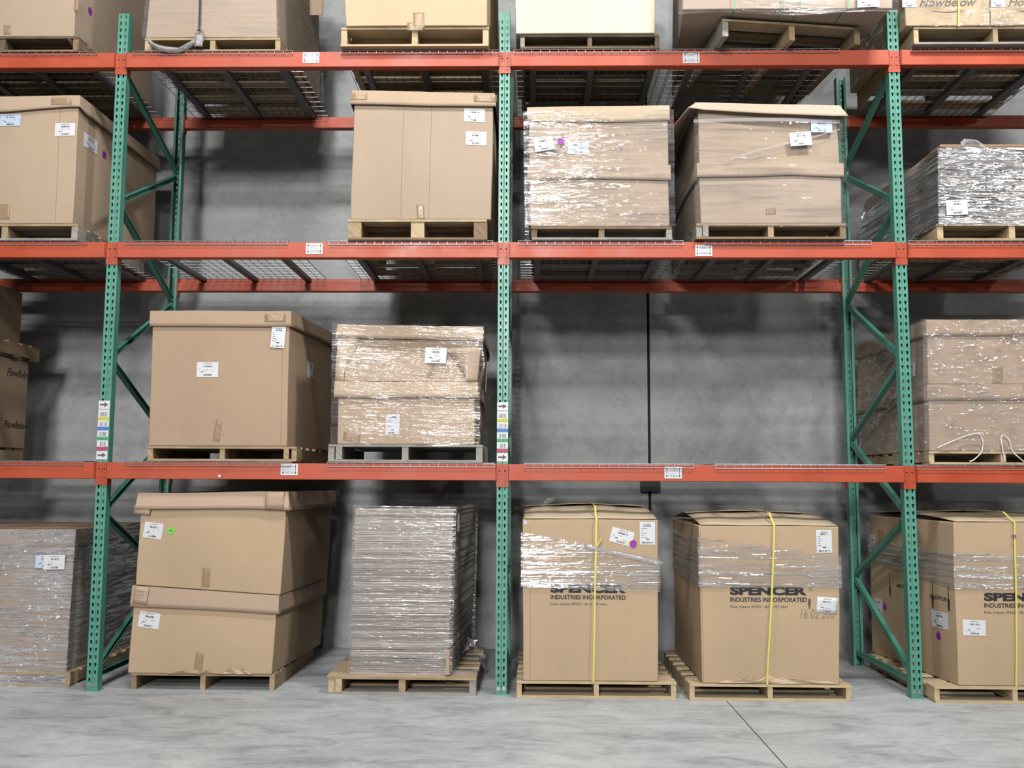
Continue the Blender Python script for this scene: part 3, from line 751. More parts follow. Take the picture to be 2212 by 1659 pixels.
# A2a
def spencer(t, hx, where, k=1.0):
    w_ = .520*k
    face_text(t, hx, where, [('SPENCER', 0, 0, w_, .056*k, .055, 0), ('INDUSTRIES INCORPORATED', 0, -.044*k, w_, .030*k, .022, 0), ('Dale, Indiana 47523 \u2022 (812) 937-4561', 0, -.088*k, w_*.75, .021*k, 0, 0)], M_INK)
    face_text(t, hx, where, [('\u00ae', w_+.014, .030*k, .026*k, .026*k, 0, 0)], M_INKG, name='registered_mark')
def top_flaps(t, hx, rise=.03, n=2, mat=None):
    mat = mat or cardboard((.56, .45, .30))
    for i in range(n):
        v0, v1 = (0.0, .49) if i == 0 else (.51, 1.0)
        mb = MB(); rows = []
        for j in range(7):
            v = v0+(v1-v0)*j/6; up = rise*(sin(pi*(v-.0)/1.0))
            rows.append([hx.pt(.012+.976*q/10, v, 1, 0, .006+up+.004*sin(q*1.3+i*2)*(1 if j else .3)+rise*.25*i, (0, 0)) for q in range(11)])
        mb.grid(rows, [[(q/10, j/6) for q in range(11)] for j in range(7)]); o = mb.build('top_flap', mat, t, True); solid(o, .005, 0)
pallet('fresh pine pallet under the strapped box right of the middle upright', X(1116, 1508, -.095), X(1461, 1508, -.095), -.095, 0, .112, 1.2, 'fresh', .034)
h = Hex(-.085, [(1129, 1122), (1421, 1123), (1422, 1474), (1130, 1472)], 1.15, zb=.113, seed=4, bulge=(.012, .01, .02), amp=.004)
t = carton('strapped box on the floor right beside the middle upright, with a purple dot', h, BOX, seams=(.055,))
top_flaps(t, h, .055)
spencer(t, h, (1190, 1280), .985)
ship_label(t, h, (1343, 1160), .155, .10, -15, seed=14); dot(t, h, (1358, 1172), .012, M_YELLOW, off=.004); dot(t, h, (1367, 1175), .025, M_PURPLE, off=.005)
ship_label(t, h, (1398, 1152), .105, .155, 0, seed=15, vert=True)
ship_label(t, h, (1135, 1129), .022, .028, 0, seed=15)
def band(label, hx, lL, lR, hL, hR, seed, k=.012):
    """a band of film whose lower and upper edges slope across the front; values are w"""
    wl = lambda u, v: (lL+(lR-lL)*u if v == 0 else lR if u == 1 else lL if u == 0 else lR+(lL-lR)*(1-u))
    wh = lambda u, v: (hL+(hR-hL)*u if v == 0 else hR if u == 1 else hL if u == 0 else hR+(hL-hR)*(1-u))
    return wrap(label, hx, wl, wh, k, FILM_TIGHT, crease=.004, n=18, seed=seed)
band('band of stretch film around the strapped box beside the middle upright', h, h.uw(1130, 1268)[1], h.uw(1420, 1278)[1], h.uw(1130, 1151)[1], h.uw(1420, 1206)[1], 3)
P = h.mapper('front', .5, .5, .022); a, b = h.uw(1262, 1180), h.uw(1422, 1216); mb = MB()
rows = [[h.pt(a[0]+(b[0]-a[0])*i/12, 0, a[1]+(b[1]-a[1])*i/12+.012*s, .026+.002*sin(i*2+s)) for s in (-1, 0, 1)] for i in range(13)]
mb.grid(rows, [[(i*.04, j*.01) for j in range(3)] for i in range(13)]); o = mb.build('film_rope', film('rope_film', .45, .8, (2, 20), .8), None, True); solid(o, .003, 0)
tag(o, 'twisted white rope of film slanting across the strapped box with a purple dot', 'plastic film')
s_ = strap('yellow strap around the strapped box beside the middle upright', h, h.uw(1281, 1474)[0], h.uw(1288, 1122)[0], M_YSTRAP, ztop=.055, off=.030)
mb = MB(); p = at(1287, 1183, -.12); mb.box((p.x-.012, -.128, p.z-.012), (p.x+.010, -.119, p.z+.012)); mb.build('buckle', M_BOLT, s_)
mb = MB(); p = at(1287, 1180, -.125); mb.quad([(p.x, -.126, p.z), (p.x+.013, -.126, p.z-.004), (p.x+.045, -.140, p.z+.055), (p.x+.032, -.140, p.z+.060)]); o = mb.build('strap_end', M_YSTRAP, s_); solid(o, .0012, 0)
mb = MB(); p = h.pt(.14, .25, 1, 0, .06, (0, 0))
mb.grid([[p+Vector((.09*f_+.016*s, .01*s, .09*f_+.012*sin(f_*5+s))) for s in (-1, 0, 1)] for f_ in [i/8 for i in range(9)]], [[(i*.1, j*.1) for j in range(3)] for i in range(9)])
o = mb.build('film_tail', film('tail_film2', .35, .8, (6, 6), .9, (.4, .6)), None, True); tag(o, 'clear film scrap standing up from the top of the box with a purple dot', 'plastic film')

# A2b
pallet('fresh pine pallet under the strapped box left of the right upright', X(1490, 1514, -.12), X(1840, 1515, -.12), -.12, 0, .108, 1.22, 'fresh', .034)
h = Hex(-.10, [(1510, 1136), (1811, 1138), (1815, 1482), (1516, 1477)], 1.19, zb=.109, seed=5, bulge=(.016, .012, .02), amp=.006)
t = carton('strapped box with pencilled digits and a peeling label, left of the right upright', h, BOX, seams=(.012,))
top_flaps(t, h, .050)
spencer(t, h, (1576, 1285), 1.0)
ship_label(t, h, (1780, 1170), .105, .155, 1, seed=18, vert=True)
ship_label(t, h, (1785, 1308), .14, .105, -4, seed=19, bend=lambda x, z: max(0, x-.01)*max(0, z+.02)*3.2, name='peeling_label')
face_text(t, h, (1728, 1336), [('16 02 206', 0, 0, .23, .062, -.012, .2)], plain('pencil_mark', (.28, .20, .14), .8), name='pencil_digits')
P = h.mapper('front', *h.uw(1747, 1304), .0016); mb = MB(); mb.quad([P(.012*cos(a_)*(1 if sin(a_) > 0 else .6), .035*sin(a_)) for a_ in [2*pi*i/14 for i in range(14)]]); mb.build('smudge', plain('smudge_mark', (.13, .10, .08), .8), t)
torn_edge(t, h, .12, .97, .055, 8, cardboard((.64, .49, .34)))
band('band of stretch film around the strapped box with the peeling label', h, h.uw(1516, 1268)[1], h.uw(1811, 1272)[1], h.uw(1512, 1163)[1], h.uw(1811, 1203)[1], 5)
strap('yellow strap around the strapped box with the peeling label', h, h.uw(1655, 1484)[0], h.uw(1671, 1137)[0], M_YSTRAP, ztop=.055, off=.027)
mb = MB(); p = h.pt(.60, .5, 1, 0, .078, (0, 0))
mb.grid([[p+Vector((-.04+.05*f_+.012*s, .01*s, .045*f_+.012*sin(f_*7+s))) for s in (-1, 0, 1)] for f_ in [i/8 for i in range(9)]], [[(i*.1, j*.1) for j in range(3)] for i in range(9)])
o = mb.build('film_tail', bpy.data.materials['tail_film2'], None, True); tag(o, 'small twist of clear film on top of the strapped box with the peeling label', 'plastic film')

# A3
pallet('fresh pine pallet under the strapped box at the right edge of the floor', X(2020, 1518, -.13), X(2370, 1518, -.13), -.13, 0, .108, 1.22, 'fresh', .034)
h = Hex(-.10, [(2060, 1128), (2370, 1129), (2370, 1486), (2071, 1484)], 1.25, dxl=-.13, dxr=-.1, zb=.109, seed=6, bulge=(.012, .02, .01), amp=.006)
t = carton('strapped box cut off by the right edge of the photo, on the floor', h, BOX, seams=())
top_flaps(t, h, .035)
spencer(t, h, (2125, 1297), 1.0)
ship_label(t, h, (2104, 1356), .155, .105, -1, seed=21); ship_label(t, h, (.155, .375), .20, .115, 0, 'left', seed=22); ship_label(t, h, (.955, .80), .10, .13, 0, 'left', seed=23); ship_label(t, h, (.88, .36), .12, .1, 0, 'left', seed=24)
dot(t, h, (.17, .27), .027, M_PURPLE, 'left'); dot(t, h, (.79, .36), .027, M_PURPLE, 'left')
tape(t, h, (.83, .85), .11, .13, 'left'); tape(t, h, (.42, .12), .055, .22, 'left')
P = h.mapper('left', .5, .6, .0016); mb = MB()
for v in (-.26, -.02, .36, .55):
    x = v; mb.quad([P(x-.004, .02), P(x+.004, .02), P(x+.004, -.10), P(x-.004, -.10)]); mb.quad([P(x-.012, -.09), P(x+.012, -.09), P(x+.009, -.17), P(x-.009, -.17)])
mb.build('arrow_print', M_INK, t)
face_text(t, h, (.62, .52), [('HANDLE WITH CARE', 0, 0, .22, .028, .02, 0)], M_INK, 'left', 'handling_print'); face_text(t, h, (.22, .50), [('HANDLE WITH CARE', -.02, 0, .2, .028, .02, 0)], M_INK, 'left', 'handling_print')
w1 = lambda py: h.uw(2064, py)[1]
wl = lambda u, v: w1(1272) if u > .01 else w1(1272)+(v)*(w1(1240)-w1(1272))
wh = lambda u, v: w1(1196) if u > .01 else w1(1196)+v*.02
wrap('band of stretch film around the strapped box at the right edge', h, wl, wh, .012, FILM_TIGHT, crease=.004, n=18, seed=7)
s_ = strap('yellow strap around the strapped box at the right edge', h, h.uw(2191, 1484)[0], h.uw(2187, 1129)[0], M_YSTRAP, ztop=.04, off=.025)
mb = MB(); p = at(2190, 1158, -.13); mb.box((p.x-.012, -.136, p.z-.010), (p.x+.014, -.127, p.z+.010)); mb.build('buckle', M_BOLT, s_)

# ================================================================== lowest shelf
# B0: far left
xr = -3.99
pallet('tan wooden pallet under the dark lettered box at the left edge of the lowest shelf', xr-1.05, xr-.01, -.02, Z1, .115, 1.17, 'tan')
class HW(Hex):
    def __init__(s, x0, x1, y0, y1, z0, z1, seed=0, amp=.003, bulge=(0, 0, 0)):
        s.c = {(a, b, c): Vector((x1 if a else x0, y1 if b else y0, z1 if c else z0)) for a in (0, 1) for b in (0, 1) for c in (0, 1)}
        s.bulge = bulge; s.amp = amp; s.seed = seed; s.W = x1-x0; s.D = y1-y0; s.H = z1-z0; s.org = Vector(((x0+x1)/2, (y0+y1)/2, z0))
h = HW(xr-1.06, xr, -.03, 1.14, Z1+.116, 2.42, 9)
t = carton('dark brown box printed with black script at the left edge of the lowest shelf', h, BOX_D)
for w_ in (.80, .22): face_text(t, h, (.72, w_), [('FlowBelow', 0, 0, .38, .060, .01, .35)], M_INK, 'right'); 
P = h.mapper('right', .72, .2, .0016); q = MB()
pallet('brown wooden pallet on top of the dark lettered box at the left edge', xr-1.05, xr+.045, -.05, 2.424, .125, 1.27, 'brown')
h = HW(xr-1.02, xr-.02, 0, 1.02, 2.55, 2.98, 10)
carton('small dark box on the raised pallet under the middle shelf at the left edge', h, BOX_D)

# B1a big lidded box
yb = -.01
pallet('tan wooden pallet under the big lidded box on the lowest shelf', X(318, 992, yb), X(640, 992, yb), yb, Z1, .105, 1.22, 'tan', .036, ends=(2, -1.5))
h = Hex(0, [(331, 674), (625, 674), (620, 960), (320, 958)], 1.30, dxr=.12, zb=Z1+.106, seed=11, bulge=(.008, .008, 0), amp=.004)
t = carton('big plain lidded box with a hanging tag on the lowest shelf, left middle bay', h, cardboard((.50, .355, .235)), seams=(.955,))
lid(t, h, .105, .014, sag=lambda u, v: (-.004*sin(pi*u) if v == 0 else 0), mat=cardboard((.54, .385, .26)))
ship_label(t, h, (449, 799), .155, .105, 0, seed=31); ship_label(t, h, (601, 728), .10, .155, -4, seed=32, vert=True, off=.008, name='hanging_tag')
ship_label(t, h, (.36, .62), .12, .12, 0, 'right', seed=33)
tape(t, h, (596, 687), .15, .055, off=.022); tape(t, h, (471, 930), .045, .15, rot=-8, off=.003)

# B1b two stacked crumpled
pallet('whitish weathered pallet under the two crumpled wrapped boxes on the lowest shelf', X(708, 994, -.03), X(1042, 994, -.03), -.03, Z1, .122, 1.2, 'grey', .045, ends=(0, 1.2))
hb = Hex(-.01, [(730, 826), (1028, 827), (1024, 958), (729, 955)], 1.18, zb=Z1+.123, seed=12, bulge=(.012, .01, 0), amp=.010)
t = carton('lower of the two crumpled wrapped boxes on the lowest shelf, left of the middle upright', hb, cardboard((.58, .43, .30)))
lid(t, hb, .105, .018, flare=.006, mat=cardboard((.62, .46, .32)))
ship_label(t, hb, (849, 918), .10, .145, 0, seed=35, vert=True, off=.003); tape(t, hb, (760, 945), .12, .06, rot=-10)
ht = Hex(-.01, [(738, 703), (1034, 710), (1028, 824), (728, 824)], 1.18, seed=12, bulge=(-.05, .03, 0), amp=.014)
for k in ((0, 0, 0), (1, 0, 0), (0, 1, 0), (1, 1, 0)): ht.c[k].z = hb.c[(k[0], k[1], 1)].z+.008
t = carton('upper crumpled wrapped box with a buckled front, left of the middle upright', ht, cardboard((.50, .37, .25)))
lid(t, ht, .085, .020, sag=lambda u, v: (-.035*max(0, u-.75) if v == 0 else 0), flare=.006, mat=cardboard((.66, .49, .34)))
# creased bright panels at both ends of the buckled front
q = MB(); pp = lambda u, w_, e: ht.pt(u, 0, w_, e)
rows = [[pp(.0, w_, .012), pp(.05, w_, .012), pp(max(.052, .17*w_+.02), w_, .004)] for w_ in [i/8*.80 for i in range(9)]]
q.grid(rows, [[(j*.1, i*.1) for j in range(3)] for i in range(9)]); o = q.build('creased_panel', cardboard((.66, .49, .34)), t, True, sharp=20); solid(o, .004, 0)
q = MB(); rows = [[pp(1, w_, .022), pp(.94-.04*w_, w_, .030), pp(.96-.36*w_ if w_ > .05 else .97, w_, -.004)] for w_ in [i/8*.62 for i in range(9)]]
q.grid(rows, [[(j*.1, i*.1) for j in range(3)] for i in range(9)]); o = q.build('creased_panel', cardboard((.66, .49, .34)), t, True, sharp=20); solid(o, .004, 0)
hw = Hex(-.02, [(728, 702), (1036, 709), (1028, 960), (724, 956)], 1.2, dxr=.01, zb=Z1+.12, seed=12, amp=.010)
def exb(u, v, w_): return .027+(.028*math.exp(-((w_-.66)/.10)**2) if u > .97 else 0)+(-.018*math.exp(-((w_-.78)/.14)**2)*4*u*(1-u) if v == 0 else 0)
wo = wrap('stretch film around the two crumpled boxes on the lowest shelf', hw, -.01, 1.0, .016, FILM, cap=True, crease=.006, exf=exb, seed=4)
ship_label(wo, hw, (942, 769), .155, .11, -1, seed=36, off=.034)
ship_label(wo, hw, (.05, .56), .06, .16, 12, 'right', seed=37, off=.06)

# B3
pallet('fresh pine pallet under the two stacked wrapped boxes at the right edge, lowest shelf', X(2008, 998, -.03), X(2330, 998, -.03), -.03, Z1, .092, 1.25, 'fresh', .036)
hb = Hex(-.02, [(2005, 832), (2315, 832), (2315, 974), (2009, 975)], 1.35, dxl=-.03, zb=Z1+.093, seed=13, amp=.003)
t = carton('lower of the two stacked wrapped boxes at the right edge of the lowest shelf', hb, cardboard((.50, .37, .265)))
lid(t, hb, .105, .012, mat=cardboard((.50, .37, .26)))
ht = Hex(-.02, [(2003, 693), (2315, 693), (2315, 830), (2005, 830)], 1.35, dxl=-.03, seed=13, amp=.003)
for k in ((0, 0, 0), (1, 0, 0), (0, 1, 0), (1, 1, 0)): ht.c[k].z = hb.c[(k[0], k[1], 1)].z+.006
t = carton('upper of the two stacked wrapped boxes at the right edge of the lowest shelf', ht, cardboard((.50, .37, .265)))
lid(t, ht, .105, .012, mat=cardboard((.52, .385, .265))); tape(t, ht, (2155, 810), .07, .12)
hw = Hex(-.022, [(1998, 692), (2320, 692), (2320, 976), (2003, 977)], 1.37, dxl=-.03, zb=Z1+.093, seed=13, amp=.003)
wo = wrap('stretch film around the two stacked boxes at the right edge of the lowest shelf', hw, 0, 1.0, .026, film('speckled_film', .08, .26, (5, 12), .8, (.42, .68)), cap=True, crease=.005, seed=6)
ship_label(wo, hw, (.115, .64), .11, .10, 0, 'left', seed=38, off=.033)
def rope(label, pts, r=.0045):
    mb = MB(); mb.tube([Vector(p) for p in pts], r, 5)
    o = mb.build('hanging_cord', plain('white_film_cord', (.80, .80, .80), .35), None, True); return tag(o, label, 'plastic cord')
def spl(pp, Y, n=6, bow=.0):
    out = []; P = [at(x, y, Y) for x, y in pp]
    for i in range(len(P)-1):
        a = P[max(i-1, 0)]; b = P[i]; c = P[i+1]; d = P[min(i+2, len(P)-1)]
        for k in range(n):
            t_ = k/n; out.append(.5*((2*b)+(c-a)*t_+(2*a-5*b+4*c-d)*t_*t_+(3*b-a-3*c+d)*t_**3))
    out.append(P[-1])
    for i, p in enumerate(out): p.y += bow*sin(i*.9)
    return out
rope('white film cord hanging in a long loop from the wrapped boxes at the right edge', spl([(2025, 968), (2060, 952), (2110, 936), (2122, 950), (2122, 972), (2108, 990), (2095, 997)], -.055, bow=.004))
rope('white film cord hanging near the right edge, second from the right upright', spl([(2172, 996), (2163, 955), (2166, 940), (2178, 948), (2190, 978), (2212, 997)], -.055, bow=.004))

# ================================================================== middle shelf
# C0
pallet('tan wooden pallet under the lidded box at the left edge of the middle shelf', X(-150, 520, -.035), X(166, 520, -.035), -.035, Z2, .120, 1.2, 'tan', .045, mixed=['grey', 'tan'])
h = Hex(-.035, [(-150, 214), (170, 209), (157, 483), (-155, 486)], 1.35, dxr=.05, zb=Z2+.121, seed=14, bulge=(.01, .012, 0), amp=.005)
t = carton('lidded box with a purple dot on its side, left edge of middle shelf', h, cardboard((.54, .405, .28)), seams=(.88,))
lid(t, h, .105, .012, sag=lambda u, v: (-.02*(1-u)+.0+.022*max(0, sin(pi*(u-.55)/.9)) if v == 0 else 0), flare=.012, mat=cardboard((.56, .42, .29)))
ship_label(t, h, (24, 260), .15, .09, 0, seed=41, mat=M_PAPER_B, off=.003); ship_label(t, h, (141, 280), .15, .095, 0, seed=42)
ship_label(t, h, (.14, .70), .19, .105, 0, 'right', seed=43); dot(t, h, (.29, .685), .030, M_PURPLE, 'right', mark=True)
tape(t, h, (136, 221), .15, .055, off=.026); tape(t, h, (12, 458), .07, .11)

# C1
pallet('sturdy block pallet under the big lidded box on the middle shelf', X(751, 519, -.05), X(1052, 520, -.05), -.05, Z2, .147, 1.2, 'tan', .095, mixed=['tan', 'fresh', 'brown'])
h = Hex(-.045, [(766, 199), (1066, 204), (1060, 478), (757, 472)], 1.2, zb=Z2+.148, seed=15, bulge=(.012, .01, 0), amp=.006)
t = carton('big lidded box with two white labels on the middle shelf, left of the middle upright', h, cardboard((.51, .395, .285)), seams=(.36, .56))
lid(t, h, .098, .012, sag=lambda u, v: (-.006*sin(pi*u) if v == 0 else 0), flare=.010, mat=cardboard((.56, .42, .285)))
ship_label(t, h, (1025, 250), .15, .10, -1, seed=44, mat=M_PAPER); ship_label(t, h, (1028, 300), .15, .10, -1, seed=45); ship_label(t, h, (.06, .66), .08, .10, 0, 'right', seed=46)
tape(t, h, (909, 458), .055, .11, rot=4); tape(t, h, (1046, 215), .14, .055, off=.024); tape(t, h, (780, 211), .10, .055, off=.024)

# C2a
pallet('dark worn pallet under the two wrapped boxes right of the middle upright, middle shelf', X(1148, 519, -.05), X(1452, 519, -.05), -.05, Z2, .095, 1.2, 'dark', .040, mixed=['dark', 'brown', 'grey'])
hb = Hex(-.05, [(1144, 360), (1443, 360), (1447, 492), (1146, 492)], 1.15, zb=Z2+.096, seed=16, bulge=(.006, .01, 0), amp=.004)
t = carton('lower of the two wrapped boxes right of the middle upright, middle shelf', hb, cardboard((.54, .42, .31)))
lid(t, hb, .100, .014, sag=lambda u, v: .006*sin(4*u), mat=cardboard((.55, .42, .31)))
ht = Hex(-.05, [(1142, 235), (1442, 231), (1444, 357), (1144, 357)], 1.15, seed=16, bulge=(-.01, .01, 0), amp=.004)
for k in ((0, 0, 0), (1, 0, 0), (0, 1, 0), (1, 1, 0)): ht.c[k].z = hb.c[(k[0], k[1], 1)].z+.006
t = carton('upper of the two wrapped boxes right of the middle upright, middle shelf', ht, cardboard((.54, .42, .31)))
lid(t, ht, .100, .010, sag=lambda u, v: -.008*sin(3*u) if v == 0 else 0, mat=cardboard((.66, .52, .36)))
ship_label(t, ht, (1250, 318), .15, .09, 0, seed=47, mat=M_PAPER_B)
hw = Hex(-.052, [(1138, 246), (1446, 242), (1450, 494), (1142, 494)], 1.17, zb=Z2+.092, seed=16, amp=.004)
wo = wrap('very glossy stretch film around the two boxes right of the middle upright, middle shelf', hw, 0, 1.0, .027, FILM_HEAVY, crease=.006, seed=7)
ship_label(wo, hw, (1175, 314), .14, .10, 9, seed=48, off=.035); dot(wo, hw, (1211, 309), .024, M_PURPLE, off=.036)

# C2b
pallet('weathered pallet under the wrapped boxes left of the right upright, middle shelf', X(1505, 518, -.07), X(1828, 516, -.07), -.07, Z2, .112, 1.2, 'grey', .040, mixed=['grey', 'tan', 'brown'], ends=(0, 1.1))
hb = Hex(-.065, [(1510, 356), (1816, 356), (1819, 484), (1514, 484)], 1.18, zb=Z2+.113, seed=17, bulge=(.006, .01, 0), amp=.005)
t = carton('lower of the two wrapped boxes left of the right upright, middle shelf', hb, cardboard((.52, .41, .315)))
lid(t, hb, .095, .014, sag=lambda u, v: (.012*math.exp(-((u-.62)/.2)**2) if v == 0 else 0), mat=cardboard((.54, .41, .30))); tape(t, hb, (1664, 455), .07, .05)
ht = Hex(-.065, [(1507, 226), (1806, 232), (1813, 353), (1511, 353)], 1.18, seed=17, bulge=(-.012, .01, 0), amp=.005)
for k in ((0, 0, 0), (1, 0, 0), (0, 1, 0), (1, 1, 0)): ht.c[k].z = hb.c[(k[0], k[1], 1)].z+.006
t = carton('upper wrapped box under a loose bent lid, left of the right upright, middle shelf', ht, cardboard((.50, .385, .28)))
lid(t, ht, .075, .020, sag=lambda u, v: (.02-.035*u if v == 0 else -.05 if u == 0 else 0), flare=.035, mat=cardboard((.56, .44, .33)), peel=lambda u, v: .05 if u < .01 else 0, name='bent_lid')
hw = Hex(-.067, [(1506, 258), (1815, 258), (1822, 489), (1509, 489)], 1.2, zb=Z2+.095, seed=17, amp=.005)
wo = wrap('stretch film around the two boxes under the bent lid, middle shelf', hw, -.02, 1.0, .027, FILM_LIGHT, crease=.005, seed=8)
ship_label(wo, hw, (1772, 275), .15, .09, 0, seed=49, mat=M_PAPER_B, off=.024); ship_label(wo, hw, (1726, 304), .15, .10, 5, seed=50, off=.038)
a, b = hw.uw(1575, 347), hw.uw(1810, 282); mb = MB()
rows = [[hw.pt(a[0]+(b[0]-a[0])*i/12, 0, a[1]+(b[1]-a[1])*(i/12+.03*sin(i*.5))+.008*s, .034) for s in (-1, 1)] for i in range(13)]; mb.grid(rows); mb.build('film_fold', film('fold_film', .4, .7, (1, 20), .5), wo)
rows = [[hw.pt(.0+.985*i/12, 0, 1.0-.035+.02*sin(i*.28)+.016*s, .034) for s in (-1, 1)] for i in range(13)]; mb = MB(); mb.grid(rows); mb.build('film_fold', bpy.data.materials['fold_film'], wo)

# C3
pallet('fresh pine pallet under the silvery wrapped load at the right edge, middle shelf', X(2026, 520, -.035), X(2350, 520, -.035), -.035, Z2, .120, 1.25, 'fresh', .042, mixed=['fresh', 'fresh', 'tan'], yaw=0)
h = Hex(-.03, [(2031, 318), (2335, 318), (2335, 482), (2033, 480)], 1.3, dxl=-.08, zb=Z2+.121, seed=18, bulge=(.008, .02, 0), amp=.006)
t = carton('low cardboard load under silvery film at the right edge of the middle shelf', h, cardboard((.44, .34, .26)))
mb = MB(); a = h.pt(0, 0, 1); b = h.pt(1, 0, 1); mb.box((a.x+.005, -.02, a.z+.005), (b.x, 1.22, a.z+.024))
tag(mb.build('hardboard_sheet', plain('brown_hardboard', (.36, .21, .11), .6)), 'brown board lying on top of the silvery wrapped load, middle shelf', 'board')
hw = Hex(-.034, [(2028, 322), (2338, 322), (2338, 478), (2028, 474)], 1.32, dxl=-.09, zb=Z2+.105, seed=18, amp=.008)
wo = wrap('silvery wrinkled stretch film around the low load at the right edge, middle shelf', hw, lambda u, v: -.01, lambda u, v: 1.0-(.25*v if u == 0 else 0), .014, film('silver_film', .16, .5, (.8, 26), 1.0, (.34, .6), (.60, .60, .66), gloss=.7, grough=.16, gthr=.44), crease=.010, seed=9)
ship_label(wo, hw, (2062, 449), .15, .11, 2, seed=51, off=.030)
mb = MB(); p = at(2088, 312, -.03); rows = []
for i in range(12):
    f_ = i/11; q0 = at(2075+f_*130, 318-26*sin(pi*min(1, f_*2.2))*(1-f_)+44*f_, -.05); rows.append([q0+Vector((0, .03*sin(i), .035*(1-f_*.3)+.006*sin(i*2.3))), q0+Vector((0, -.02+.01*sin(i*1.9), 0)), q0-Vector((0, .0, .03+.01*sin(i*1.3)))])
mb.grid(rows, [[(i*.08, j*.08) for j in range(3)] for i in range(12)]); mb.build('loose_film', film('loose_silver_film', .45, .85, (6, 14), .9, (.35, .6)), wo, True)

# ================================================================== top shelf
# D0
pallet('broken dark pallet under the box at the left edge of the top shelf', X(-160, 112, -.02), X(168, 112, -.02), -.02, Z3, .118, 1.2, 'dark', .040, mixed=['tan', 'dark', 'brown'])
mb = MB(); p = at(150, 95, -.01)
for i in range(5): a_ = p+Vector((-.02+.03*i, .02*i, .045-.02*i)); mb.quad([a_, a_+Vector((.035, .0, -.012)), a_+Vector((.07, .05, -.05)), a_+Vector((.02, .05, -.035))])
o = mb.build('wood_splinters', PAL['brown']); solid(o, .008); tag(o, 'splintered board end on the broken pallet, top shelf left edge', 'broken wood')
h = Hex(-.02, [(-160, -250), (174, -250), (160, 74), (-165, 77)], 1.35, dxr=.03, zb=Z3+.119, seed=19, bulge=(.008, .01, 0), amp=.005)
t = carton('plain box with a purple dot at the left edge of the top shelf', h, cardboard((.54, .41, .30)))
dot(t, h, (.16, .255), .030, M_PURPLE, 'right', mark=True); tape(t, h, (17, 65), .055, .07); tape(t, h, (165, 10), .03, .10)

# D1a
pallet('tan wooden pallet under the film-wrapped box with a black strap, top shelf', X(312, 110, -.015), X(605, 110, -.015), -.015, Z3, .105, 1.2, 'fresh', .038, mixed=['fresh', 'tan', 'tan'])
h = Hex(-.015, [(348, -230), (594, -230), (598, 80), (314, 84)], 1.2, dxr=.06, zb=Z3+.106, seed=20, bulge=(.006, .01, 0), amp=.005)
t = carton('wrapped box with a black strap on the top shelf, left middle bay', h, cardboard((.50, .385, .285)))
hw = Hex(-.02, [(345, -230), (597, -230), (601, 82), (311, 84)], 1.22, dxr=.06, zb=Z3+.106, seed=20, amp=.005)
wrap('stretch film around the box with the black strap, top shelf', hw, 0, 1.0, .012, FILM, crease=.004, seed=10)
strap('black strap down the front of the wrapped box on the top shelf', hw, hw.uw(433, 74)[0], hw.uw(444, -230)[0], M_KSTRAP, .015, bot=.03, off=.028)
mb = MB(); rows = []
for i, (x, y) in enumerate([(320, 87), (330, 97), (345, 105), (365, 108), (385, 108), (400, 103), (412, 96), (422, 88)]):
    p = at(x, y, -.05); rows.append([p+Vector((0, .01*sin(i*2), .022)), p+Vector((0, -.018, 0)), p-Vector((0, .005*sin(i*3), .022))])
mb.grid(rows, [[(i*.2, j*.2) for j in range(3)] for i in range(8)])
rows = []
for i in range(13):
    a_ = pi*2*i/12; p = at(431+9*sin(a_), 80-18*cos(a_), -.055); rows.append([p+Vector((.004, 0, .004)), p+Vector((0, -.006, 0)), p-Vector((.004, 0, .004))])
mb.grid(rows, [[(i*.2, j*.2) for j in range(3)] for i in range(13)])
q0 = at(429, 88, -.056); mb.grid([[q0+Vector((-.03+.03*j, -.01*(j == 1), -.045+.028*i)) for j in range(3)] for i in range(4)], [[(i*.2, j*.2) for j in range(3)] for i in range(4)])
o = mb.build('knotted_film', film('knot_film', .55, .9, (8, 8), .8, (.3, .6), (.65, .65, .65)), None, True); solid(o, .003, 0)
tag(o, 'knotted white film hanging under the wrapped box with the black strap', 'plastic film')
h2 = HW(-1.55, -1.33, 1.15, 1.5, 4.95, 5.9, 3)
mb = MB(); a = at(660, 34, .9); b = at(700, 28, .9)
mb.box((a.x, .88, a.z), (b.x, .886, a.z+.45)); mb.box((a.x+.02, .87, a.z-.01), (b.x-.01, .875, a.z+.4))
tag(mb.build('loose_cardboard_flap', BOX_D), 'dark cardboard flap sticking out behind the box with the black strap', 'cardboard flap')

# D1b
pallet('pale pine pallet under the yellowish box on the top shelf, left of the middle upright', X(736, 107, -.09), X(1055, 107, -.09), -.09, Z3, .142, 1.2, 'fresh', .042)
h = Hex(-.11, [(731, -240), (1050, -240), (1053, 67), (748, 66)], 1.2, dxr=.05, zb=Z3+.1425, seed=21, bulge=(.012, .01, 0), amp=.007)
t = carton('pale yellowish box with a tape patch, top shelf, left of the middle upright', h, cardboard((.64, .49, .31)))
tape(t, h, (905, 45), .085, .12); tape(t, h, (896, 58), .12, .06)

# D2a
pallet('dark pallet under the pale box right of the middle upright, top shelf', X(1124, 106, -.04), X(1425, 106, -.04), -.04, Z3, .105, 1.2, 'dark', .032, mixed=['grey', 'dark', 'dark'])
h = Hex(-.06, [(1112, -240), (1419, -240), (1415, 73), (1114, 74)], 1.2, zb=Z3+.106, seed=22, bulge=(.01, .01, 0), amp=.004)
t = carton('very pale box right of the middle upright, top shelf', h, BOX_W)

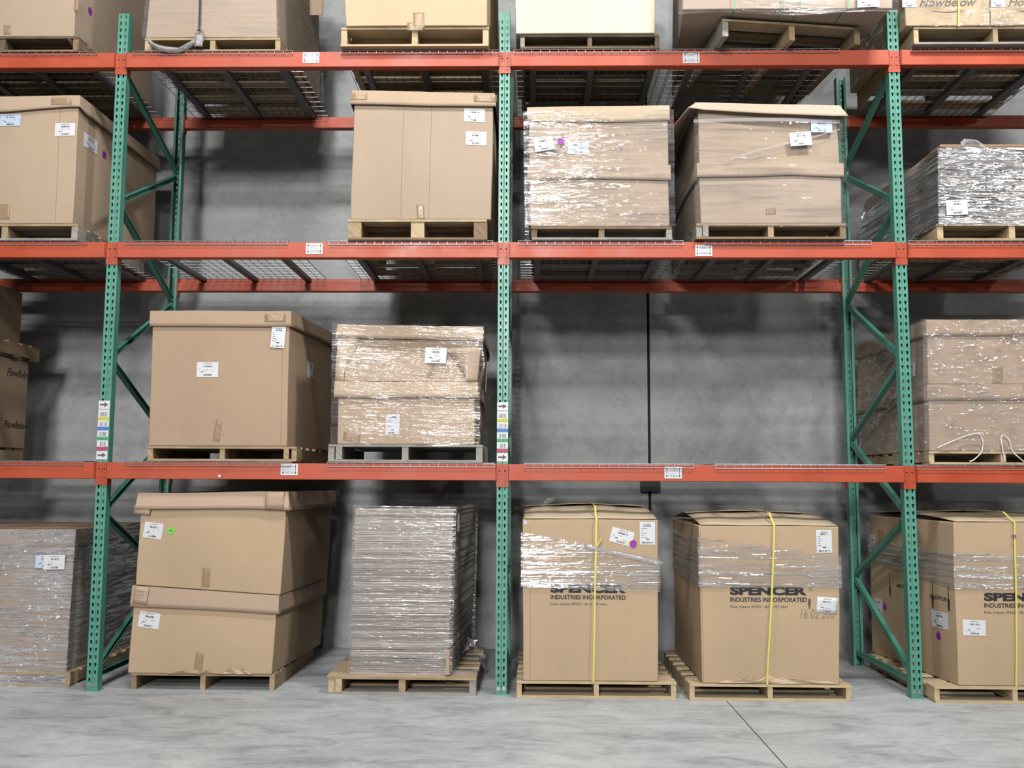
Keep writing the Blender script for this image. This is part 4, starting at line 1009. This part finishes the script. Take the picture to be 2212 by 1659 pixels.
# D2b
pallet('old pallet turned slightly under the oversized wrapped box, top shelf', X(1562, 75, -.24), X(1562, 75, -.24)+1.02, -.235, Z3, .125, 1.2, 'grey', .042, yaw=.14, mixed=['grey', 'tan', 'brown'], nb=7, bottom=False)
h = Hex(-.33, [(1478, -230), (1930, -230), (1930, 30), (1476, 47)], 1.5, dxl=.14, dxr=-.15, zb=Z3+.146, seed=23, bulge=(.02, .012, 0), amp=.008)
t = carton('oversized wrapped box overhanging its pallet on the top shelf', h, cardboard((.52, .41, .32)))
hw = Hex(-.34, [(1474, -230), (1934, -230), (1935, 30), (1472, 48)], 1.52, dxl=.14, dxr=-.15, zb=Z3+.125, seed=23, amp=.008)
wo = wrap('stretch film with torn lower edge around the oversized box, top shelf', hw, lambda u, v: -.03+.015*sin(u*9+v*7), 1.0, .016, FILM, crease=.006, seed=11)
ship_label(wo, hw, (1873, 3), .155, .11, 2, seed=55, off=.026)
for i, px in enumerate((1584, 1692, 1728, 1830)):
    mb = MB(); a = hw.uw(px, 40)[0]
    pts = [hw.pt(a, 0, k/10, .026) for k in range(11)]; mb.grid([[p+Vector((-.004, 0, 0)), p+Vector((.004, 0, 0))] for p in pts[::-1]]+[[h.base(a, v, 0)+Vector((-.004, 0, -.004)), h.base(a, v, 0)+Vector((.004, 0, -.004))] for v in (.0, .12, .22)])
    o = mb.build('strapping_band', M_GSTRAP); solid(o, .001, 0)
    tag(o, ('leftmost', 'second from the left', 'third from the left', 'rightmost')[i]+' of the four thin green straps on the oversized wrapped box', 'strap', 'green straps on the oversized box')

# D3
pallet('pine pallet under the script-printed boxes at the right edge, top shelf', X(1976, 108, -.09), X(2330, 108, -.09), -.09, Z3, .130, 1.2, 'tan', .034, mixed=['fresh', 'tan', 'grey'])
hL = Hex(-.105, [(1950, -100), (2137, -100), (2139, 66), (1958, 68)], 1.2, zb=Z3+.131, seed=24, amp=.003)
hR = Hex(-.105, [(2141, -100), (2330, -100), (2330, 64), (2141, 66)], 1.2, zb=Z3+.131, seed=24, amp=.003)
for hh, lb, px in ((hL, 'left', 1986), (hR, 'right', 2178)):
    t = carton('%s of the two wrapped script-printed boxes at the right edge, top shelf' % lb, hh, cardboard((.60, .46, .29)))
    face_text(t, hh, (px, 14), [('FlowBelow', 0, 0, .42, .065, .015, .35)], plain('faded_ink', (.16, .13, .10), .8))
    P = hh.mapper('front', *hh.uw(px+60, 20), .0016); q = MB()
    q.grid([[P(-.11+.022*i, -.012-.010*sin(pi*i/10)+s*(.002+.0025*sin(pi*i/10))) for i in range(11)] for s in (-1, 1)]); q.build('swoosh_print', bpy.data.materials['faded_ink'], t)
    ship_label(t, hh, (px-22, 3), .10, .09, 0, mat=M_PAPER_B, seed=57)
hw = Hex(-.11, [(1948, -100), (2335, -100), (2335, 66), (1956, 68)], 1.22, zb=Z3+.12, seed=24, amp=.003)
wrap('stretch film around the script-printed boxes at the right edge, top shelf', hw, 0, 1.0, .012, film('spotty_film', .04, .25, (5, 12), .7, (.48, .7)), crease=.005, seed=12)
strap('yellow strap around the script-printed boxes on the top shelf', hw, hw.uw(2068, 66)[0], hw.uw(2068, -100)[0], M_YSTRAP, .011, off=.022)
